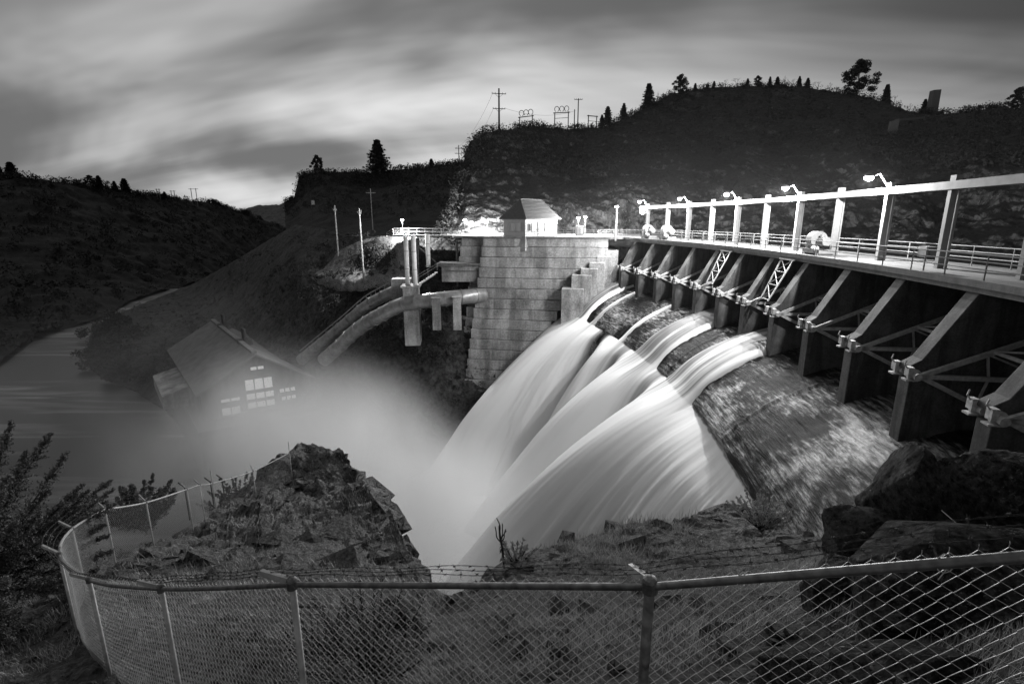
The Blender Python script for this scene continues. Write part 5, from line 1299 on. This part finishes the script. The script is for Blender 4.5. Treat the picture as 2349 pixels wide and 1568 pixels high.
# dry grass on the near ground
def grass(n, seed, label):
    rg = np.random.default_rng(seed); nr, nc = P_G.shape[:2]; i = nb_G+(rg.random(n*2)*(nr-nb_G-1)).astype(int); j = (rg.random(n*2)*nc).astype(int)
    p = P_G[i, j]; d = fbm(p*.55, 4, seed=77); nz = normals(P_G)[i, j][:, 2]; nz = np.abs(nz); keep = (d > rg.uniform(-.15, .25, len(d))) & (nz > .6) & ((p[:, 1] < 13) | (rg.random(len(d)) < .22)); p = p[keep][:n]; k = len(p)
    t = np.maximum(p[:, 1]*CP-p[:, 2]*SP, 2.5)
    h = rg.uniform(.05, .20, k)*np.clip(t/9, .8, 1.9); a = rg.uniform(0, 6.283, k); lean = rg.uniform(.1, .9, k)
    w = .0022*np.clip(t/4, .8, 5); dx = np.stack([np.cos(a+1.57), np.sin(a+1.57), a*0], 1)*w[:, None]
    tip = p+np.stack([np.cos(a)*lean*h, np.sin(a)*lean*h, h], 1)
    V = np.stack([p-dx, p+dx, tip], 1).reshape(-1, 3); o = tri_mesh('grass', V, M['drygrass']); tag(o, label, kind='stuff'); return o
grass(85000, 5, 'short dry grass on the ground below the camera')

def rubble(n, seed, label, sel, s0, s1, mat, sink=.25):
    rg = np.random.default_rng(seed); nr, nc = P_G.shape[:2]; i = nb_G+(rg.random(n*6)*(nr-nb_G-1)).astype(int); j = (rg.random(n*6)*nc).astype(int); p = P_G[i, j]
    keep = sel(p, rg) & (fbm(p*.5, 3, seed=seed) > rg.uniform(-.4, .2, len(p))); p = p[keep][:n]
    phi = (1+5**.5)/2; V0 = np.array([(-1,phi,0),(1,phi,0),(-1,-phi,0),(1,-phi,0),(0,-1,phi),(0,1,phi),(0,-1,-phi),(0,1,-phi),(phi,0,-1),(phi,0,1),(-phi,0,-1),(-phi,0,1)])/1.9
    F0 = np.array([(0,11,5),(0,5,1),(0,1,7),(0,7,10),(0,10,11),(1,5,9),(5,11,4),(11,10,2),(10,7,6),(7,1,8),(3,9,4),(3,4,2),(3,2,6),(3,6,8),(3,8,9),(4,9,5),(2,4,11),(6,2,10),(8,6,7),(9,8,1)])
    T = []
    for q in p:
        t = q[1]*CP-q[2]*SP; s = s0*(s1/s0)**(rg.random()**2.2)*np.clip(t/9, .6, 3.2); V = V0*rg.uniform(.55, 1.2, (12, 1))*s*rg.uniform(.6, 1.25, 3); a = rg.uniform(0, 6.28); c, sn = math.cos(a), math.sin(a)
        V = V@np.array(((c, -sn, 0), (sn, c, 0), (0, 0, .8))); T.append((V+q-(0, 0, s*sink))[F0].reshape(-1, 3))
    o = tri_mesh('rubble', np.concatenate(T), mat); tag(o, label, kind='stuff')
rubble(2000, 91, 'fractured stones breaking the surface of the promontory', lambda p, r: (p[:, 1] > 12) & (p[:, 0] < 0), .10, .62, M['rock_near'], .62)
rubble(1500, 92, 'loose stones over the mound and the slope below the fence', lambda p, r: (p[:, 1] <= 17) & (p[:, 1] > 4.2), .03, .42, M['rock_near'])

# ================================================================== mist rising from the plunge pool
def mist(c, r, dens, seed, label, power=1.6, nscale=.085, aniso=-.3, contrast=(.35, .7)):
    mb = MB().ball((0,0,0), 1, 24, 16); k = NT('mist'); k.nt.nodes.remove(k.b)
    vol = k.N('ShaderNodeVolumePrincipled'); k.L(vol.outputs[0], k.out.inputs['Volume']); vol.inputs['Color'].default_value = (.99, .99, .99, 1); vol.inputs['Anisotropy'].default_value = aniso
    tc = k.N('ShaderNodeTexCoord'); ln = k.N('ShaderNodeVectorMath'); ln.operation = 'LENGTH'; k.L(tc.outputs['Object'], ln.inputs[0])
    f = k.math('POWER', k.rng(ln.outputs['Value'], 0, 1, 1, 0, True), power)
    n = k.noise(k.pos((1, 1, .6), (.4, .3, .5)), nscale, 3, .5, .4)
    d = k.math('MULTIPLY', k.math('MULTIPLY', f, k.rng(n, contrast[0], contrast[1], .12, 1.4)), dens)
    k.L(d, vol.inputs['Density']); o = mb.build('mist', k.m); o.location = tuple(c); o.scale = r; tag(o, label, kind='stuff'); return o
# boiling white water heaped up in the plunge pool
hx, hy = np.meshgrid(np.linspace(-46, 22, 170), np.linspace(22, 86, 170)); 
def hump(cx, cy, rx, ry, h): return h*np.exp(-((hx-cx)/rx)**2-((hy-cy)/ry)**2)
hz = GORGE-.4+hump(-9, 45, 12, 14, 5)+hump(-17, 52, 10, 10, 3)+hump(-3, 58, 9, 12, 4)+hump(0, 36, 9, 10, 5)
hz = hz + fbm(np.stack([hx*.12, hy*.12, hx*0], -1), 5, gain=.55, seed=71)*1.3*np.clip((hz-GORGE)/2, 0, 1)
k = NT('churned_water'); k.b.inputs['Base Color'].default_value = g(.9); k.rough(.8)
fo = grid_mesh('white_water', np.stack([hx, hy, hz], -1), k.m); tag(fo, 'boiling white water heaped up under the falls', kind='structure')
mist((-8, 46, -38), (16, 20, 21), .55, 1, 'dense white spray where the falls strike the pool', 1.2)
mist(at(800,1090,60), (16, 16, 15), .30, 4, 'billow of white spray thrown up left of the falls', 1.2)
mist(at(640,1010,74), (27, 26, 17), .13, 2, 'drifting spray in front of the powerhouse', 1.3)
mist((-60, 100, -34), (85, 90, 26), .004, 3, 'thin mist hanging along the river', 1.2)
mist((15, 58, 0), (34, 62, 15), .0003, 5, 'faint spray added over the deck to make the lamps glow', .6)  # thin volume added to give the lamps a soft halo
for o in bpy.data.objects:
    if '_w' in o: del o['_w']
    if '_nb' in o: del o['_nb']
